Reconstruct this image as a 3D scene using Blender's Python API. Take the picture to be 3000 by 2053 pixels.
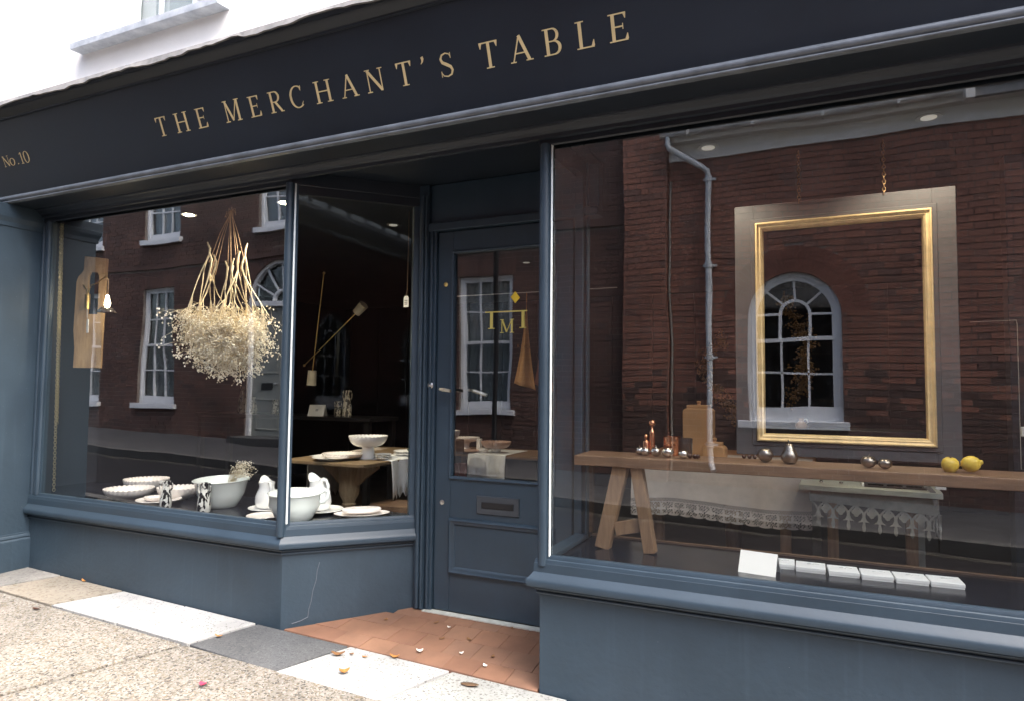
import bpy, bmesh, math, random
from mathutils import Vector, Matrix

for o in list(bpy.data.objects):
    bpy.data.objects.remove(o, do_unlink=True)
S = bpy.context.scene
COL = S.collection
R = random.Random(7)
PI = math.pi
rad = math.radians

# ------------------------------------------------------------------ camera
cd = bpy.data.cameras.new('camera')
cam = bpy.data.objects.new('camera', cd)
COL.objects.link(cam)
cd.sensor_fit = 'HORIZONTAL'
cd.sensor_width = 36.0
cd.lens = 23.715
cd.clip_start = 0.05
cd.clip_end = 600
Rc = Vector((0.90652, 0.42205, 0.00983)).normalized()
Bc = -Vector((-0.42159, 0.90507, 0.05570)).normalized()
Uc = Bc.cross(Rc).normalized()
Rc = Uc.cross(Bc).normalized()
cam.matrix_world = Matrix(((Rc.x, Uc.x, Bc.x, 0.0), (Rc.y, Uc.y, Bc.y, -2.65),
                           (Rc.z, Uc.z, Bc.z, 1.3), (0, 0, 0, 1)))
S.camera = cam

# ------------------------------------------------------------------ world, sun, exposure
SUN_EL, SUN_AZ = rad(60), rad(98)
W = bpy.data.worlds.new('World')
S.world = W
W.use_nodes = True
wn = W.node_tree.nodes
sky = wn.new('ShaderNodeTexSky')
sky.sky_type = 'NISHITA'
sky.sun_disc = False
sky.sun_elevation = SUN_EL
sky.sun_rotation = SUN_AZ
sky.air_density = 1.0
sky.dust_density = 6.0
sky.ozone_density = 0.4
W.node_tree.links.new(sky.outputs[0], wn['Background'].inputs[0])
wn['Background'].inputs[1].default_value = 0.15
sd = bpy.data.lights.new('sun', 'SUN')
sun = bpy.data.objects.new('sun', sd)
COL.objects.link(sun)
sd.energy = 1.5
sd.angle = rad(55)
sd.color = (1.0, 0.96, 0.9)
sdir = Vector((math.sin(SUN_AZ) * math.cos(SUN_EL), math.cos(SUN_AZ) * math.cos(SUN_EL), math.sin(SUN_EL)))
sun.rotation_euler = sdir.to_track_quat('Z', 'Y').to_euler()
sun.location = sdir * 40
S.view_settings.view_transform = 'Standard'
S.view_settings.look = 'None'
S.view_settings.gamma = 1.0
S.view_settings.use_curve_mapping = False
S.view_settings.exposure = 2.55
S.cycles.max_bounces = 8
S.cycles.transparent_max_bounces = 16
S.cycles.glossy_bounces = 4
S.cycles.sample_clamp_indirect = 4.0
S.cycles.caustics_reflective = False
S.cycles.caustics_refractive = False

# ------------------------------------------------------------------ materials
MATS = {}


def mat(name, col, rough=0.5, metal=0.0, var=0.0, vs=6.0, bump=0.0, bs=60.0, spec=0.5, coat=0.0, col2=None,
        stretch=None, emit=None, estr=0.0, rnd=None, isl=None, sss=0.0):
    if name in MATS:
        return MATS[name]
    m = bpy.data.materials.new(name)
    m.use_nodes = True
    nt = m.node_tree
    N, L = nt.nodes, nt.links
    b = N['Principled BSDF']
    b.inputs['Roughness'].default_value = rough
    b.inputs['Metallic'].default_value = metal
    b.inputs['Specular IOR Level'].default_value = spec
    b.inputs['Coat Weight'].default_value = coat
    b.inputs['Base Color'].default_value = (*col, 1)
    tc = N.new('ShaderNodeTexCoord')
    vec = tc.outputs['Object']
    if stretch:
        mp = N.new('ShaderNodeMapping')
        mp.inputs['Scale'].default_value = stretch
        L.new(vec, mp.inputs[0])
        vec = mp.outputs[0]
    csock = None
    if rnd or isl:
        ramp = N.new('ShaderNodeValToRGB')
        cols = rnd or isl
        while len(ramp.color_ramp.elements) < len(cols):
            ramp.color_ramp.elements.new(0.5)
        for i, c in enumerate(cols):
            e = ramp.color_ramp.elements[i]
            e.position = i / (len(cols) - 1)
            e.color = (*c, 1)
        if rnd:
            oi = N.new('ShaderNodeObjectInfo')
            L.new(oi.outputs['Random'], ramp.inputs[0])
        else:
            gi = N.new('ShaderNodeNewGeometry')
            L.new(gi.outputs['Random Per Island'], ramp.inputs[0])
        csock = ramp.outputs[0]
    if var > 0:
        nz = N.new('ShaderNodeTexNoise')
        nz.inputs['Scale'].default_value = vs
        nz.inputs['Detail'].default_value = 6
        nz.inputs['Roughness'].default_value = 0.62
        L.new(vec, nz.inputs['Vector'])
        mr = N.new('ShaderNodeMapRange')
        mr.inputs[1].default_value = 0.3
        mr.inputs[2].default_value = 0.7
        L.new(nz.outputs[0], mr.inputs[0])
        if col2 is not None and csock is None:
            mx = N.new('ShaderNodeMix')
            mx.data_type = 'RGBA'
            mx.inputs[6].default_value = (*col, 1)
            mx.inputs[7].default_value = (*col2, 1)
            L.new(mr.outputs[0], mx.inputs[0])
            csock = mx.outputs[2]
        else:
            mr.inputs[3].default_value = 1 - var
            mr.inputs[4].default_value = 1 + var
            mx = N.new('ShaderNodeMix')
            mx.data_type = 'RGBA'
            mx.blend_type = 'MULTIPLY'
            mx.inputs[0].default_value = 1.0
            mx.inputs[6].default_value = (*col, 1)
            if csock:
                L.new(csock, mx.inputs[6])
            L.new(mr.outputs[0], mx.inputs[7])
            csock = mx.outputs[2]
        mr2 = N.new('ShaderNodeMapRange')
        mr2.inputs[3].default_value = max(0.02, rough - 0.09)
        mr2.inputs[4].default_value = min(1.0, rough + 0.09)
        L.new(nz.outputs[0], mr2.inputs[0])
        L.new(mr2.outputs[0], b.inputs['Roughness'])
    if csock:
        L.new(csock, b.inputs['Base Color'])
    if bump > 0:
        n2 = N.new('ShaderNodeTexNoise')
        n2.inputs['Scale'].default_value = bs
        n2.inputs['Detail'].default_value = 5
        L.new(vec, n2.inputs['Vector'])
        bp = N.new('ShaderNodeBump')
        bp.inputs['Strength'].default_value = bump
        bp.inputs['Distance'].default_value = 0.004
        L.new(n2.outputs[0], bp.inputs['Height'])
        L.new(bp.outputs[0], b.inputs['Normal'])
    if emit:
        b.inputs['Emission Color'].default_value = (*emit, 1)
        b.inputs['Emission Strength'].default_value = estr
    MATS[name] = m
    return m


def glass_mat(name, k=1.9, tint=(0.97, 0.985, 0.98), wav=0.0012, add=0.075):
    m = bpy.data.materials.new(name)
    m.use_nodes = True
    nt = m.node_tree
    N, L = nt.nodes, nt.links
    N.remove(N['Principled BSDF'])
    out = N['Material Output']
    tr = N.new('ShaderNodeBsdfTransparent')
    tr.inputs[0].default_value = (*tint, 1)
    gl = N.new('ShaderNodeBsdfGlossy')
    gl.inputs['Roughness'].default_value = 0.0
    gl.inputs[0].default_value = (1, 1, 1, 1)
    fr = N.new('ShaderNodeFresnel')
    fr.inputs['IOR'].default_value = 1.52
    geo = N.new('ShaderNodeNewGeometry')
    inv = N.new('ShaderNodeMath')
    inv.operation = 'SUBTRACT'
    inv.inputs[0].default_value = 1.0
    L.new(geo.outputs['Backfacing'], inv.inputs[1])
    mu = N.new('ShaderNodeMath')
    mu.operation = 'MULTIPLY_ADD'
    L.new(fr.outputs[0], mu.inputs[0])
    mu.inputs[1].default_value = k
    mu.inputs[2].default_value = add
    mu2 = N.new('ShaderNodeMath')
    mu2.operation = 'MULTIPLY'
    mu2.use_clamp = True
    L.new(mu.outputs[0], mu2.inputs[0])
    L.new(inv.outputs[0], mu2.inputs[1])
    mx = N.new('ShaderNodeMixShader')
    L.new(mu2.outputs[0], mx.inputs[0])
    L.new(tr.outputs[0], mx.inputs[1])
    L.new(gl.outputs[0], mx.inputs[2])
    L.new(mx.outputs[0], out.inputs[0])
    if wav:
        tc = N.new('ShaderNodeTexCoord')
        nz = N.new('ShaderNodeTexNoise')
        nz.inputs['Scale'].default_value = 2.2
        nz.inputs['Detail'].default_value = 1
        L.new(tc.outputs['Object'], nz.inputs['Vector'])
        bp = N.new('ShaderNodeBump')
        bp.inputs['Strength'].default_value = 0.5
        bp.inputs['Distance'].default_value = wav
        L.new(nz.outputs[0], bp.inputs['Height'])
        L.new(bp.outputs[0], gl.inputs['Normal'])
    MATS[name] = m
    return m


def speckle_mat(name, base, chips, scale, amount, rough=0.75, bump=0.3, patch=None):
    """stone or concrete with chips of aggregate showing"""
    m = bpy.data.materials.new(name)
    m.use_nodes = True
    nt = m.node_tree
    N, L = nt.nodes, nt.links
    b = N['Principled BSDF']
    b.inputs['Roughness'].default_value = rough
    tc = N.new('ShaderNodeTexCoord')
    wp = N.new('ShaderNodeTexNoise')
    wp.inputs['Scale'].default_value = scale * 0.6
    L.new(tc.outputs['Object'], wp.inputs['Vector'])
    wm = N.new('ShaderNodeMix')
    wm.data_type = 'VECTOR'
    wm.inputs[0].default_value = 0.02
    L.new(tc.outputs['Object'], wm.inputs[4])
    L.new(wp.outputs['Color'], wm.inputs[5])
    vo = N.new('ShaderNodeTexVoronoi')
    vo.inputs['Scale'].default_value = scale
    L.new(wm.outputs[1], vo.inputs['Vector'])
    sp = N.new('ShaderNodeSeparateColor')
    L.new(vo.outputs['Color'], sp.inputs[0])
    ramp = N.new('ShaderNodeValToRGB')
    cr = ramp.color_ramp
    cr.interpolation = 'CONSTANT'
    n = len(chips)
    cr.elements[0].position = 0.0
    cr.elements[0].color = (*base, 1)
    cr.elements[1].position = 1 - amount
    cr.elements[1].color = (*chips[0], 1)
    for i in range(1, n):
        e = cr.elements.new(1 - amount + amount * i / n)
        e.color = (*chips[i], 1)
    L.new(sp.outputs[0], ramp.inputs[0])
    nz = N.new('ShaderNodeTexNoise')
    nz.inputs['Scale'].default_value = 3.0
    nz.inputs['Detail'].default_value = 8
    nz.inputs['Roughness'].default_value = 0.7
    L.new(tc.outputs['Object'], nz.inputs['Vector'])
    mr = N.new('ShaderNodeMapRange')
    mr.inputs[1].default_value = 0.3
    mr.inputs[2].default_value = 0.7
    mr.inputs[3].default_value = 0.72
    mr.inputs[4].default_value = 1.12
    L.new(nz.outputs[0], mr.inputs[0])
    mx = N.new('ShaderNodeMix')
    mx.data_type = 'RGBA'
    mx.blend_type = 'MULTIPLY'
    mx.inputs[0].default_value = 1.0
    L.new(ramp.outputs[0], mx.inputs[6])
    L.new(mr.outputs[0], mx.inputs[7])
    last = mx.outputs[2]
    if patch:
        n3 = N.new('ShaderNodeTexNoise')
        n3.inputs['Scale'].default_value = 1.7
        n3.inputs['Detail'].default_value = 5
        L.new(tc.outputs['Object'], n3.inputs['Vector'])
        m3 = N.new('ShaderNodeMapRange')
        m3.inputs[1].default_value = 0.5
        m3.inputs[2].default_value = 0.7
        m3.inputs[4].default_value = 0.55
        L.new(n3.outputs[0], m3.inputs[0])
        mx3 = N.new('ShaderNodeMix')
        mx3.data_type = 'RGBA'
        L.new(m3.outputs[0], mx3.inputs[0])
        L.new(last, mx3.inputs[6])
        mx3.inputs[7].default_value = (*patch, 1)
        last = mx3.outputs[2]
    L.new(last, b.inputs['Base Color'])
    bp = N.new('ShaderNodeBump')
    bp.inputs['Strength'].default_value = bump
    bp.inputs['Distance'].default_value = 0.003
    L.new(vo.outputs['Distance'], bp.inputs['Height'])
    L.new(bp.outputs[0], b.inputs['Normal'])
    MATS[name] = m
    return m


def spot_mat(name, white, black, scale):
    m = bpy.data.materials.new(name)
    m.use_nodes = True
    nt = m.node_tree
    N, L = nt.nodes, nt.links
    b = N['Principled BSDF']
    b.inputs['Roughness'].default_value = 0.18
    tc = N.new('ShaderNodeTexCoord')
    mp = N.new('ShaderNodeMapping')
    mp.inputs['Scale'].default_value = (1, 1, 0.5)
    L.new(tc.outputs['Object'], mp.inputs[0])
    vo = N.new('ShaderNodeTexNoise')
    vo.inputs['Scale'].default_value = scale
    vo.inputs['Detail'].default_value = 1.5
    vo.inputs['Distortion'].default_value = 0.6
    L.new(mp.outputs[0], vo.inputs['Vector'])
    ramp = N.new('ShaderNodeValToRGB')
    ramp.color_ramp.elements[0].position = 0.47
    ramp.color_ramp.elements[0].color = (*black, 1)
    ramp.color_ramp.elements[1].position = 0.53
    ramp.color_ramp.elements[1].color = (*white, 1)
    L.new(vo.outputs[0], ramp.inputs[0])
    L.new(ramp.outputs[0], b.inputs['Base Color'])
    MATS[name] = m
    return m


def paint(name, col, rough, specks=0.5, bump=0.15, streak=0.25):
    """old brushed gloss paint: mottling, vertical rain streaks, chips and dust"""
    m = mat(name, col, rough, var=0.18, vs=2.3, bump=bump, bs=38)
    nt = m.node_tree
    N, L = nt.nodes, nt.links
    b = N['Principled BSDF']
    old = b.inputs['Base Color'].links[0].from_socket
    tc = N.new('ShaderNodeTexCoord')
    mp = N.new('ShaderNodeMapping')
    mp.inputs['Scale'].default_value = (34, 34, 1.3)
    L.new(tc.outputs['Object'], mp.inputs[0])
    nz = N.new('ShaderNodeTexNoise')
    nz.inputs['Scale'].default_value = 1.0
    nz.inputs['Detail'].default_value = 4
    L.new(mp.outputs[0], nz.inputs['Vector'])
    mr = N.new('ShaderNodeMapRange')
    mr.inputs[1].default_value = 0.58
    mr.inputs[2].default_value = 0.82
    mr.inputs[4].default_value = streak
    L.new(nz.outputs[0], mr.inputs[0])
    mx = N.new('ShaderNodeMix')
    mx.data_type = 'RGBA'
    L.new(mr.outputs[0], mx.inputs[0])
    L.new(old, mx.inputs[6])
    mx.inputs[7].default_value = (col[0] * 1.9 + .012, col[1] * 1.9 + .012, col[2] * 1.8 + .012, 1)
    vo = N.new('ShaderNodeTexVoronoi')
    vo.inputs['Scale'].default_value = 30
    L.new(tc.outputs['Object'], vo.inputs['Vector'])
    sp = N.new('ShaderNodeSeparateColor')
    L.new(vo.outputs['Color'], sp.inputs[0])
    th = N.new('ShaderNodeMath')
    th.operation = 'MULTIPLY'
    L.new(sp.outputs[0], th.inputs[0])
    th.inputs[1].default_value = 0.085
    lt = N.new('ShaderNodeMath')
    lt.operation = 'LESS_THAN'
    ad = N.new('ShaderNodeMath')
    ad.operation = 'ADD'
    L.new(vo.outputs['Distance'], ad.inputs[0])
    ad.inputs[1].default_value = 0.048
    L.new(ad.outputs[0], lt.inputs[0])
    L.new(th.outputs[0], lt.inputs[1])
    mu = N.new('ShaderNodeMath')
    mu.operation = 'MULTIPLY'
    L.new(lt.outputs[0], mu.inputs[0])
    mu.inputs[1].default_value = specks
    m2 = N.new('ShaderNodeMix')
    m2.data_type = 'RGBA'
    L.new(mu.outputs[0], m2.inputs[0])
    L.new(mx.outputs[2], m2.inputs[6])
    m2.inputs[7].default_value = (0.26, 0.28, 0.30, 1)
    L.new(m2.outputs[2], b.inputs['Base Color'])
    return m


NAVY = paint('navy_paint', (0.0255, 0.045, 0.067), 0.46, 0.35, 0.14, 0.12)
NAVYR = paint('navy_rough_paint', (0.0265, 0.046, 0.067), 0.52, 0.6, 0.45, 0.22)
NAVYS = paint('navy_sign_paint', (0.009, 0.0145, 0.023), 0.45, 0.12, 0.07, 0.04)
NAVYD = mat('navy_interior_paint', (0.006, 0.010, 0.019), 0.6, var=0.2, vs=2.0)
PLAT = mat('display_platform_paint', (0.006, 0.008, 0.014), 0.2, var=0.2, vs=3.0, bump=0.04)
WRENDER = mat('white_render', (0.80, 0.80, 0.79), 0.85, var=0.05, vs=3.0, bump=0.3, bs=70)
WPAINT = mat('white_gloss_paint', (0.82, 0.84, 0.86), 0.4, var=0.05, vs=8)
WSILL = mat('flaking_white_paint', (0.66, 0.70, 0.74), 0.5, var=1, vs=9, col2=(0.36, 0.40, 0.46), bump=0.5, bs=40)
LEAD = mat('lead_flashing', (0.22, 0.215, 0.21), 0.6, var=0.35, vs=12, bump=0.6, bs=30)
GOLDP = mat('gold_lettering', (0.70, 0.55, 0.28), 0.55, var=0.08, vs=8)
GOLDY = mat('yellow_gold_leaf', (0.62, 0.52, 0.14), 0.45)
WHITEBEAD = mat('white_glazing_strip', (0.72, 0.78, 0.78), 0.4)
GLASS = glass_mat('shop_glass', wav=0.0022)
GLASS2 = glass_mat('low_reflection_glass', 0.22, add=0.0)
PANE = glass_mat('window_glass', 1.7, (0.85, 0.88, 0.88), 0.002, 0.0)
BLACK = mat('black_metal', (0.012, 0.012, 0.014), 0.35)
STEEL = mat('brushed_steel', (0.62, 0.60, 0.57), 0.3, 1.0)
BRASS = mat('aged_brass', (0.62, 0.46, 0.18), 0.32, 1.0, var=0.15, vs=20)
GOLDL = mat('gilded_wood', (0.92, 0.69, 0.36), 0.4, 0.25, var=0.18, vs=18, bump=0.12, bs=50)
GREYB = mat('grey_painted_board', (0.125, 0.122, 0.125), 0.9, var=0.12, vs=5, spec=0.1)
COPPER = mat('copper', (0.72, 0.33, 0.18), 0.22, 1.0, var=0.2, vs=25)
SILVER = mat('mercury_silver', (0.66, 0.62, 0.57), 0.24, 1.0, var=0.3, vs=30, bump=0.25, bs=60)
SILVERD = mat('tarnished_silver', (0.34, 0.30, 0.26), 0.3, 1.0, var=0.4, vs=24, bump=0.4, bs=50)
CERAM = mat('white_ceramic', (0.88, 0.88, 0.87), 0.16, coat=0.3)
CERAMG = mat('pale_green_white_ceramic', (0.82, 0.86, 0.84), 0.16, coat=0.3)
CREAMC = mat('cream_ceramic', (0.82, 0.77, 0.74), 0.22, var=0.06, vs=8)
GREENC = mat('mint_ceramic', (0.42, 0.56, 0.47), 0.2)
PINKC = mat('rose_ceramic', (0.50, 0.34, 0.27), 0.3, var=0.1)
SPOT = spot_mat('black_brushed_glaze', (0.80, 0.79, 0.75), (0.012, 0.012, 0.014), 55)
SPOTF = spot_mat('grey_patterned_glaze', (0.62, 0.58, 0.48), (0.10, 0.095, 0.085), 60)
OAK = mat('dark_bench_oak', (0.21, 0.125, 0.072), 0.5, var=1, vs=5, col2=(0.105, 0.060, 0.036), stretch=(1.2, 12, 12), bump=0.2, bs=30)
OAKL = mat('worn_trestle_oak', (0.31, 0.19, 0.105), 0.55, var=1, vs=5, col2=(0.17, 0.098, 0.054), stretch=(10, 10, 1.2), bump=0.2, bs=30)
PALE = mat('pale_scrubbed_pine', (0.24, 0.17, 0.095), 0.6, var=1, vs=4, col2=(0.15, 0.10, 0.055), stretch=(2, 8, 8), bump=0.15, bs=30)
PALEV = mat('turned_pine', (0.56, 0.42, 0.25), 0.6, var=1, vs=5, col2=(0.36, 0.25, 0.14), stretch=(9, 9, 1.5))
BOARDW = mat('waney_board_wood', (0.47, 0.32, 0.17), 0.55, var=1, vs=3.2, col2=(0.25, 0.155, 0.08), stretch=(7, 7, 1.4), bump=0.12)
TINW = mat('tan_canister', (0.50, 0.28, 0.125), 0.6, var=0.12, vs=7)
LINEN = mat('natural_linen', (0.58, 0.52, 0.46), 0.9, var=0.08, vs=20, bump=0.3, bs=200)
WHITEL = mat('white_linen', (0.84, 0.86, 0.87), 0.9, var=0.06, vs=20, bump=0.3, bs=200)
PAPER = mat('white_card', (0.90, 0.90, 0.88), 0.7)
INK = mat('grey_ink', (0.16, 0.15, 0.14), 0.7)
TOWEL = mat('tan_tea_towel', (0.47, 0.25, 0.10), 0.9, var=0.1, vs=15, bump=0.2, bs=150)
TOWELP = mat('rust_tea_towel', (0.36, 0.15, 0.09), 0.9, var=0.1, vs=15, bump=0.2, bs=150)
REDB = mat('faded_red_cloth', (0.24, 0.06, 0.05), 0.8)
QUINCE = mat('quince_skin', (0.66, 0.47, 0.06), 0.45, var=0.2, vs=14)
BROWNB = mat('dark_nut_brown', (0.05, 0.02, 0.012), 0.4)
DRY = mat('dried_flower', (0.62, 0.50, 0.30), 0.8, isl=[(0.88, 0.83, 0.70), (0.74, 0.65, 0.48), (0.90, 0.88, 0.80)])
DRYS = mat('dried_stem', (0.58, 0.46, 0.26), 0.75, isl=[(0.60, 0.49, 0.31), (0.80, 0.71, 0.52)])
DRYB = mat('brown_dried_sprig', (0.14, 0.08, 0.035), 0.8, isl=[(0.17, 0.095, 0.036), (0.08, 0.045, 0.022)])
STRINGM = mat('jute_string', (0.40, 0.27, 0.17), 0.9)
FRET = mat('grey_cast_fretwork', (0.27, 0.26, 0.22), 0.55, var=0.2, vs=20, bump=0.2)
MARB = mat('pale_painted_top', (0.47, 0.50, 0.44), 0.5, var=0.1, vs=10)
LEAFM = mat('dead_leaf', (0.20, 0.10, 0.04), 0.8, var=0.25, vs=40)
LEAFO = mat('orange_dead_leaf', (0.42, 0.19, 0.05), 0.8, var=0.25, vs=40)
LEAFR = mat('crimson_petal', (0.42, 0.03, 0.08), 0.7)
PETAL = mat('white_blossom', (0.72, 0.70, 0.66), 0.8)
ASPH = mat('asphalt', (0.017, 0.017, 0.020), 0.9, var=0.2, vs=8, bump=0.5, bs=120, spec=0.08)
KERB = mat('granite_kerb', (0.060, 0.060, 0.060), 0.8, var=0.2, vs=10)
BED = mat('dark_joint_sand', (0.045, 0.04, 0.026), 0.95, var=0.3, vs=20)
MORTAR = mat('brick_mortar', (0.34, 0.30, 0.26), 0.95, var=1, vs=2.4, col2=(0.10, 0.07, 0.06))
BRC = [(0.28, 0.128, 0.090), (0.31, 0.140, 0.098), (0.255, 0.120, 0.088), (0.335, 0.150, 0.102), (0.19, 0.105, 0.083), (0.32, 0.145, 0.10), (0.29, 0.13, 0.09)]
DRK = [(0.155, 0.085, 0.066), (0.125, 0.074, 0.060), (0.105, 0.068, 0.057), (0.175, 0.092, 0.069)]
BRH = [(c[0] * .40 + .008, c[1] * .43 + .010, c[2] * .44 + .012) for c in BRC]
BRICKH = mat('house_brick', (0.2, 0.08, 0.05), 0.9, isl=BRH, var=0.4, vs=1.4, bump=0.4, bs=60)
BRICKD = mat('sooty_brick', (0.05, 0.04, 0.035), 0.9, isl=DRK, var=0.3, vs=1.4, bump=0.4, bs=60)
BRICKI = mat('brick_island', (0.2, 0.08, 0.05), 0.9, isl=BRC, var=0.28, vs=1.4, bump=0.4, bs=60)
BRICKO = mat('brick_single', (0.2, 0.08, 0.05), 0.9, rnd=BRC, var=0.28, vs=9, bump=0.4, bs=60)
RUBBED = mat('rubbed_red_brick', (0.20, 0.085, 0.06), 0.9, isl=[(0.19, 0.082, 0.058), (0.215, 0.09, 0.064)], var=0.2, vs=3)
SLATE = mat('roof_slate', (0.07, 0.075, 0.085), 0.7, var=0.2)
DOORG = mat('sage_grey_door_paint', (0.30, 0.315, 0.29), 0.45, var=0.05)
CURT = mat('net_curtain', (0.36, 0.38, 0.40), 0.95, var=0.1, vs=3)
TILE = mat('quarry_tile', (0.36, 0.13, 0.07), 0.65, rnd=[(0.168, 0.086, 0.055), (0.188, 0.098, 0.062), (0.18, 0.100, 0.067), (0.208, 0.112, 0.071), (0.172, 0.086, 0.055)],
           var=0.24, vs=4.5, bump=0.25, bs=40)
AGG = speckle_mat('exposed_aggregate', (0.20, 0.19, 0.168), [(0.125, 0.108, 0.085), (0.225, 0.215, 0.195), (0.055, 0.052, 0.048), (0.27, 0.26, 0.24), (0.16, 0.145, 0.124), (0.155, 0.126, 0.09), (0.205, 0.195, 0.175)], 130, 0.74, 0.8, 0.7)
WSLAB = speckle_mat('white_terrazzo', (0.36, 0.37, 0.37), [(0.16, 0.16, 0.16), (0.29, 0.30, 0.30)], 160, 0.12, 0.7, 0.15)
WSLAB2 = speckle_mat('pale_grey_terrazzo', (0.31, 0.325, 0.315), [(0.13, 0.13, 0.125), (0.25, 0.25, 0.24)], 150, 0.2, 0.7, 0.15)
GSLAB = speckle_mat('dark_grey_slab', (0.085, 0.09, 0.096), [(0.11, 0.115, 0.12), (0.06, 0.064, 0.07)], 150, 0.3, 0.8, 0.15)
TSLAB = speckle_mat('stained_tan_slab', (0.23, 0.21, 0.175), [(0.15, 0.13, 0.10), (0.20, 0.185, 0.16)], 90, 0.3, 0.85, 0.3, patch=(0.22, 0.19, 0.15))
CSLAB = speckle_mat('grey_concrete', (0.17, 0.17, 0.165), [(0.125, 0.125, 0.12), (0.205, 0.20, 0.19)], 90, 0.3, 0.85, 0.3, patch=(0.38, 0.37, 0.34))
BULB = mat('lit_bulb', (1, 1, 1), 0.4, emit=(1.0, 0.82, 0.55), estr=14)
LEDL = mat('lit_downlight', (1, 1, 1), 0.4, emit=(1.0, 0.80, 0.50), estr=22)
LEDD = mat('dim_downlight', (1, 1, 1), 0.4, emit=(1.0, 0.92, 0.80), estr=0.03)


# ------------------------------------------------------------------ mesh builder
class MB:
    def __init__(s):
        s.v, s.f = [], []

    def add(s, vs, fs):
        k = len(s.v)
        s.v += [tuple(v) for v in vs]
        s.f += [tuple(i + k for i in f) for f in fs]
        return s

    def box(s, x0, x1, y0, y1, z0, z1):
        return s.add([(x0, y0, z0), (x1, y0, z0), (x1, y1, z0), (x0, y1, z0), (x0, y0, z1), (x1, y0, z1), (x1, y1, z1), (x0, y1, z1)],
                     [(0, 3, 2, 1), (4, 5, 6, 7), (0, 1, 5, 4), (1, 2, 6, 5), (2, 3, 7, 6), (3, 0, 4, 7)])

    def beam(s, p, q, w, h, up=(0, 0, 1)):
        p, q = Vector(p), Vector(q)
        d = (q - p).normalized()
        u = Vector(up)
        a = d.cross(u)
        if a.length < 1e-4:
            a = d.cross(Vector((1, 0, 0)))
        a.normalize()
        b = a.cross(d).normalized()
        vs = []
        for c in (p, q):
            for i, j in ((-1, -1), (1, -1), (1, 1), (-1, 1)):
                vs.append(c + a * (i * w / 2) + b * (j * h / 2))
        return s.add(vs, [(0, 3, 2, 1), (4, 5, 6, 7), (0, 1, 5, 4), (1, 2, 6, 5), (2, 3, 7, 6), (3, 0, 4, 7)])

    def tube(s, pts, r, n=8, cap=True):
        pts = [Vector(p) for p in pts]
        rs = r if isinstance(r, (list, tuple)) else [r] * len(pts)
        vs, fs = [], []
        ref = None
        for i, p in enumerate(pts):
            d = (pts[min(i + 1, len(pts) - 1)] - pts[max(i - 1, 0)])
            d = d.normalized() if d.length > 1e-9 else Vector((0, 0, 1))
            if ref is None:
                ref = d.orthogonal().normalized()
            a = (ref - d * ref.dot(d))
            a = a.normalized() if a.length > 1e-6 else d.orthogonal().normalized()
            ref = a
            b = d.cross(a)
            for k in range(n):
                t = 2 * PI * k / n
                vs.append(p + (a * math.cos(t) + b * math.sin(t)) * rs[i])
        for i in range(len(pts) - 1):
            for k in range(n):
                k2 = (k + 1) % n
                fs.append((i * n + k, i * n + k2, (i + 1) * n + k2, (i + 1) * n + k))
        if cap:
            fs.append(tuple(range(n - 1, -1, -1)))
            fs.append(tuple((len(pts) - 1) * n + k for k in range(n)))
        return s.add(vs, fs)

    def lathe(s, prof, c=(0, 0, 0), n=32, mod=None, M=None):
        """prof: list of (r, z); mod(r, z, t, i) -> (r, z)"""
        vs, fs = [], []
        c = Vector(c)
        for i, (r, z) in enumerate(prof):
            for k in range(n):
                t = 2 * PI * k / n
                rr, zz = mod(r, z, t, i) if mod else (r, z)
                p = Vector((rr * math.cos(t), rr * math.sin(t), zz))
                if M:
                    p = M @ p
                vs.append(p + c)
        m = len(prof)
        for i in range(m - 1):
            for k in range(n):
                k2 = (k + 1) % n
                fs.append((i * n + k, i * n + k2, (i + 1) * n + k2, (i + 1) * n + k))
        fs.append(tuple(range(n - 1, -1, -1)))
        fs.append(tuple((m - 1) * n + k for k in range(n)))
        return s.add(vs, fs)

    def sweep(s, prof, path, caps=True):
        """mouldings: prof of (out, z) along a plan path of (x, y); out is to the right of travel"""
        P = [Vector((p[0], p[1])) for p in path]
        nrm = []
        for i in range(len(P) - 1):
            d = (P[i + 1] - P[i]).normalized()
            nrm.append(Vector((d.y, -d.x)))
        vs, fs = [], []
        for i, p in enumerate(P):
            if i == 0:
                m = nrm[0]
            elif i == len(P) - 1:
                m = nrm[-1]
            else:
                m = (nrm[i - 1] + nrm[i]) / (1 + nrm[i - 1].dot(nrm[i]))
            for o, z in prof:
                vs.append((p.x + m.x * o, p.y + m.y * o, z))
        k = len(prof)
        for i in range(len(P) - 1):
            for j in range(k - 1):
                fs.append((i * k + j, i * k + j + 1, (i + 1) * k + j + 1, (i + 1) * k + j))
        if caps:
            fs.append(tuple(range(k - 1, -1, -1)))
            fs.append(tuple((len(P) - 1) * k + j for j in range(k)))
        return s.add(vs, fs)

    def vprism(s, poly, z0, z1):
        n = len(poly)
        vs = [(x, y, z0) for x, y in poly] + [(x, y, z1) for x, y in poly]
        fs = [tuple(range(n - 1, -1, -1)), tuple(range(n, 2 * n))]
        for i in range(n):
            j = (i + 1) % n
            fs.append((i, j, n + j, n + i))
        return s.add(vs, fs)

    def yprism(s, poly, y0, y1):
        """poly of (x, z), extruded in y"""
        n = len(poly)
        vs = [(x, y0, z) for x, z in poly] + [(x, y1, z) for x, z in poly]
        fs = [tuple(range(n - 1, -1, -1)), tuple(range(n, 2 * n))]
        for i in range(n):
            j = (i + 1) % n
            fs.append((i, j, n + j, n + i))
        return s.add(vs, fs)

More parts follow.
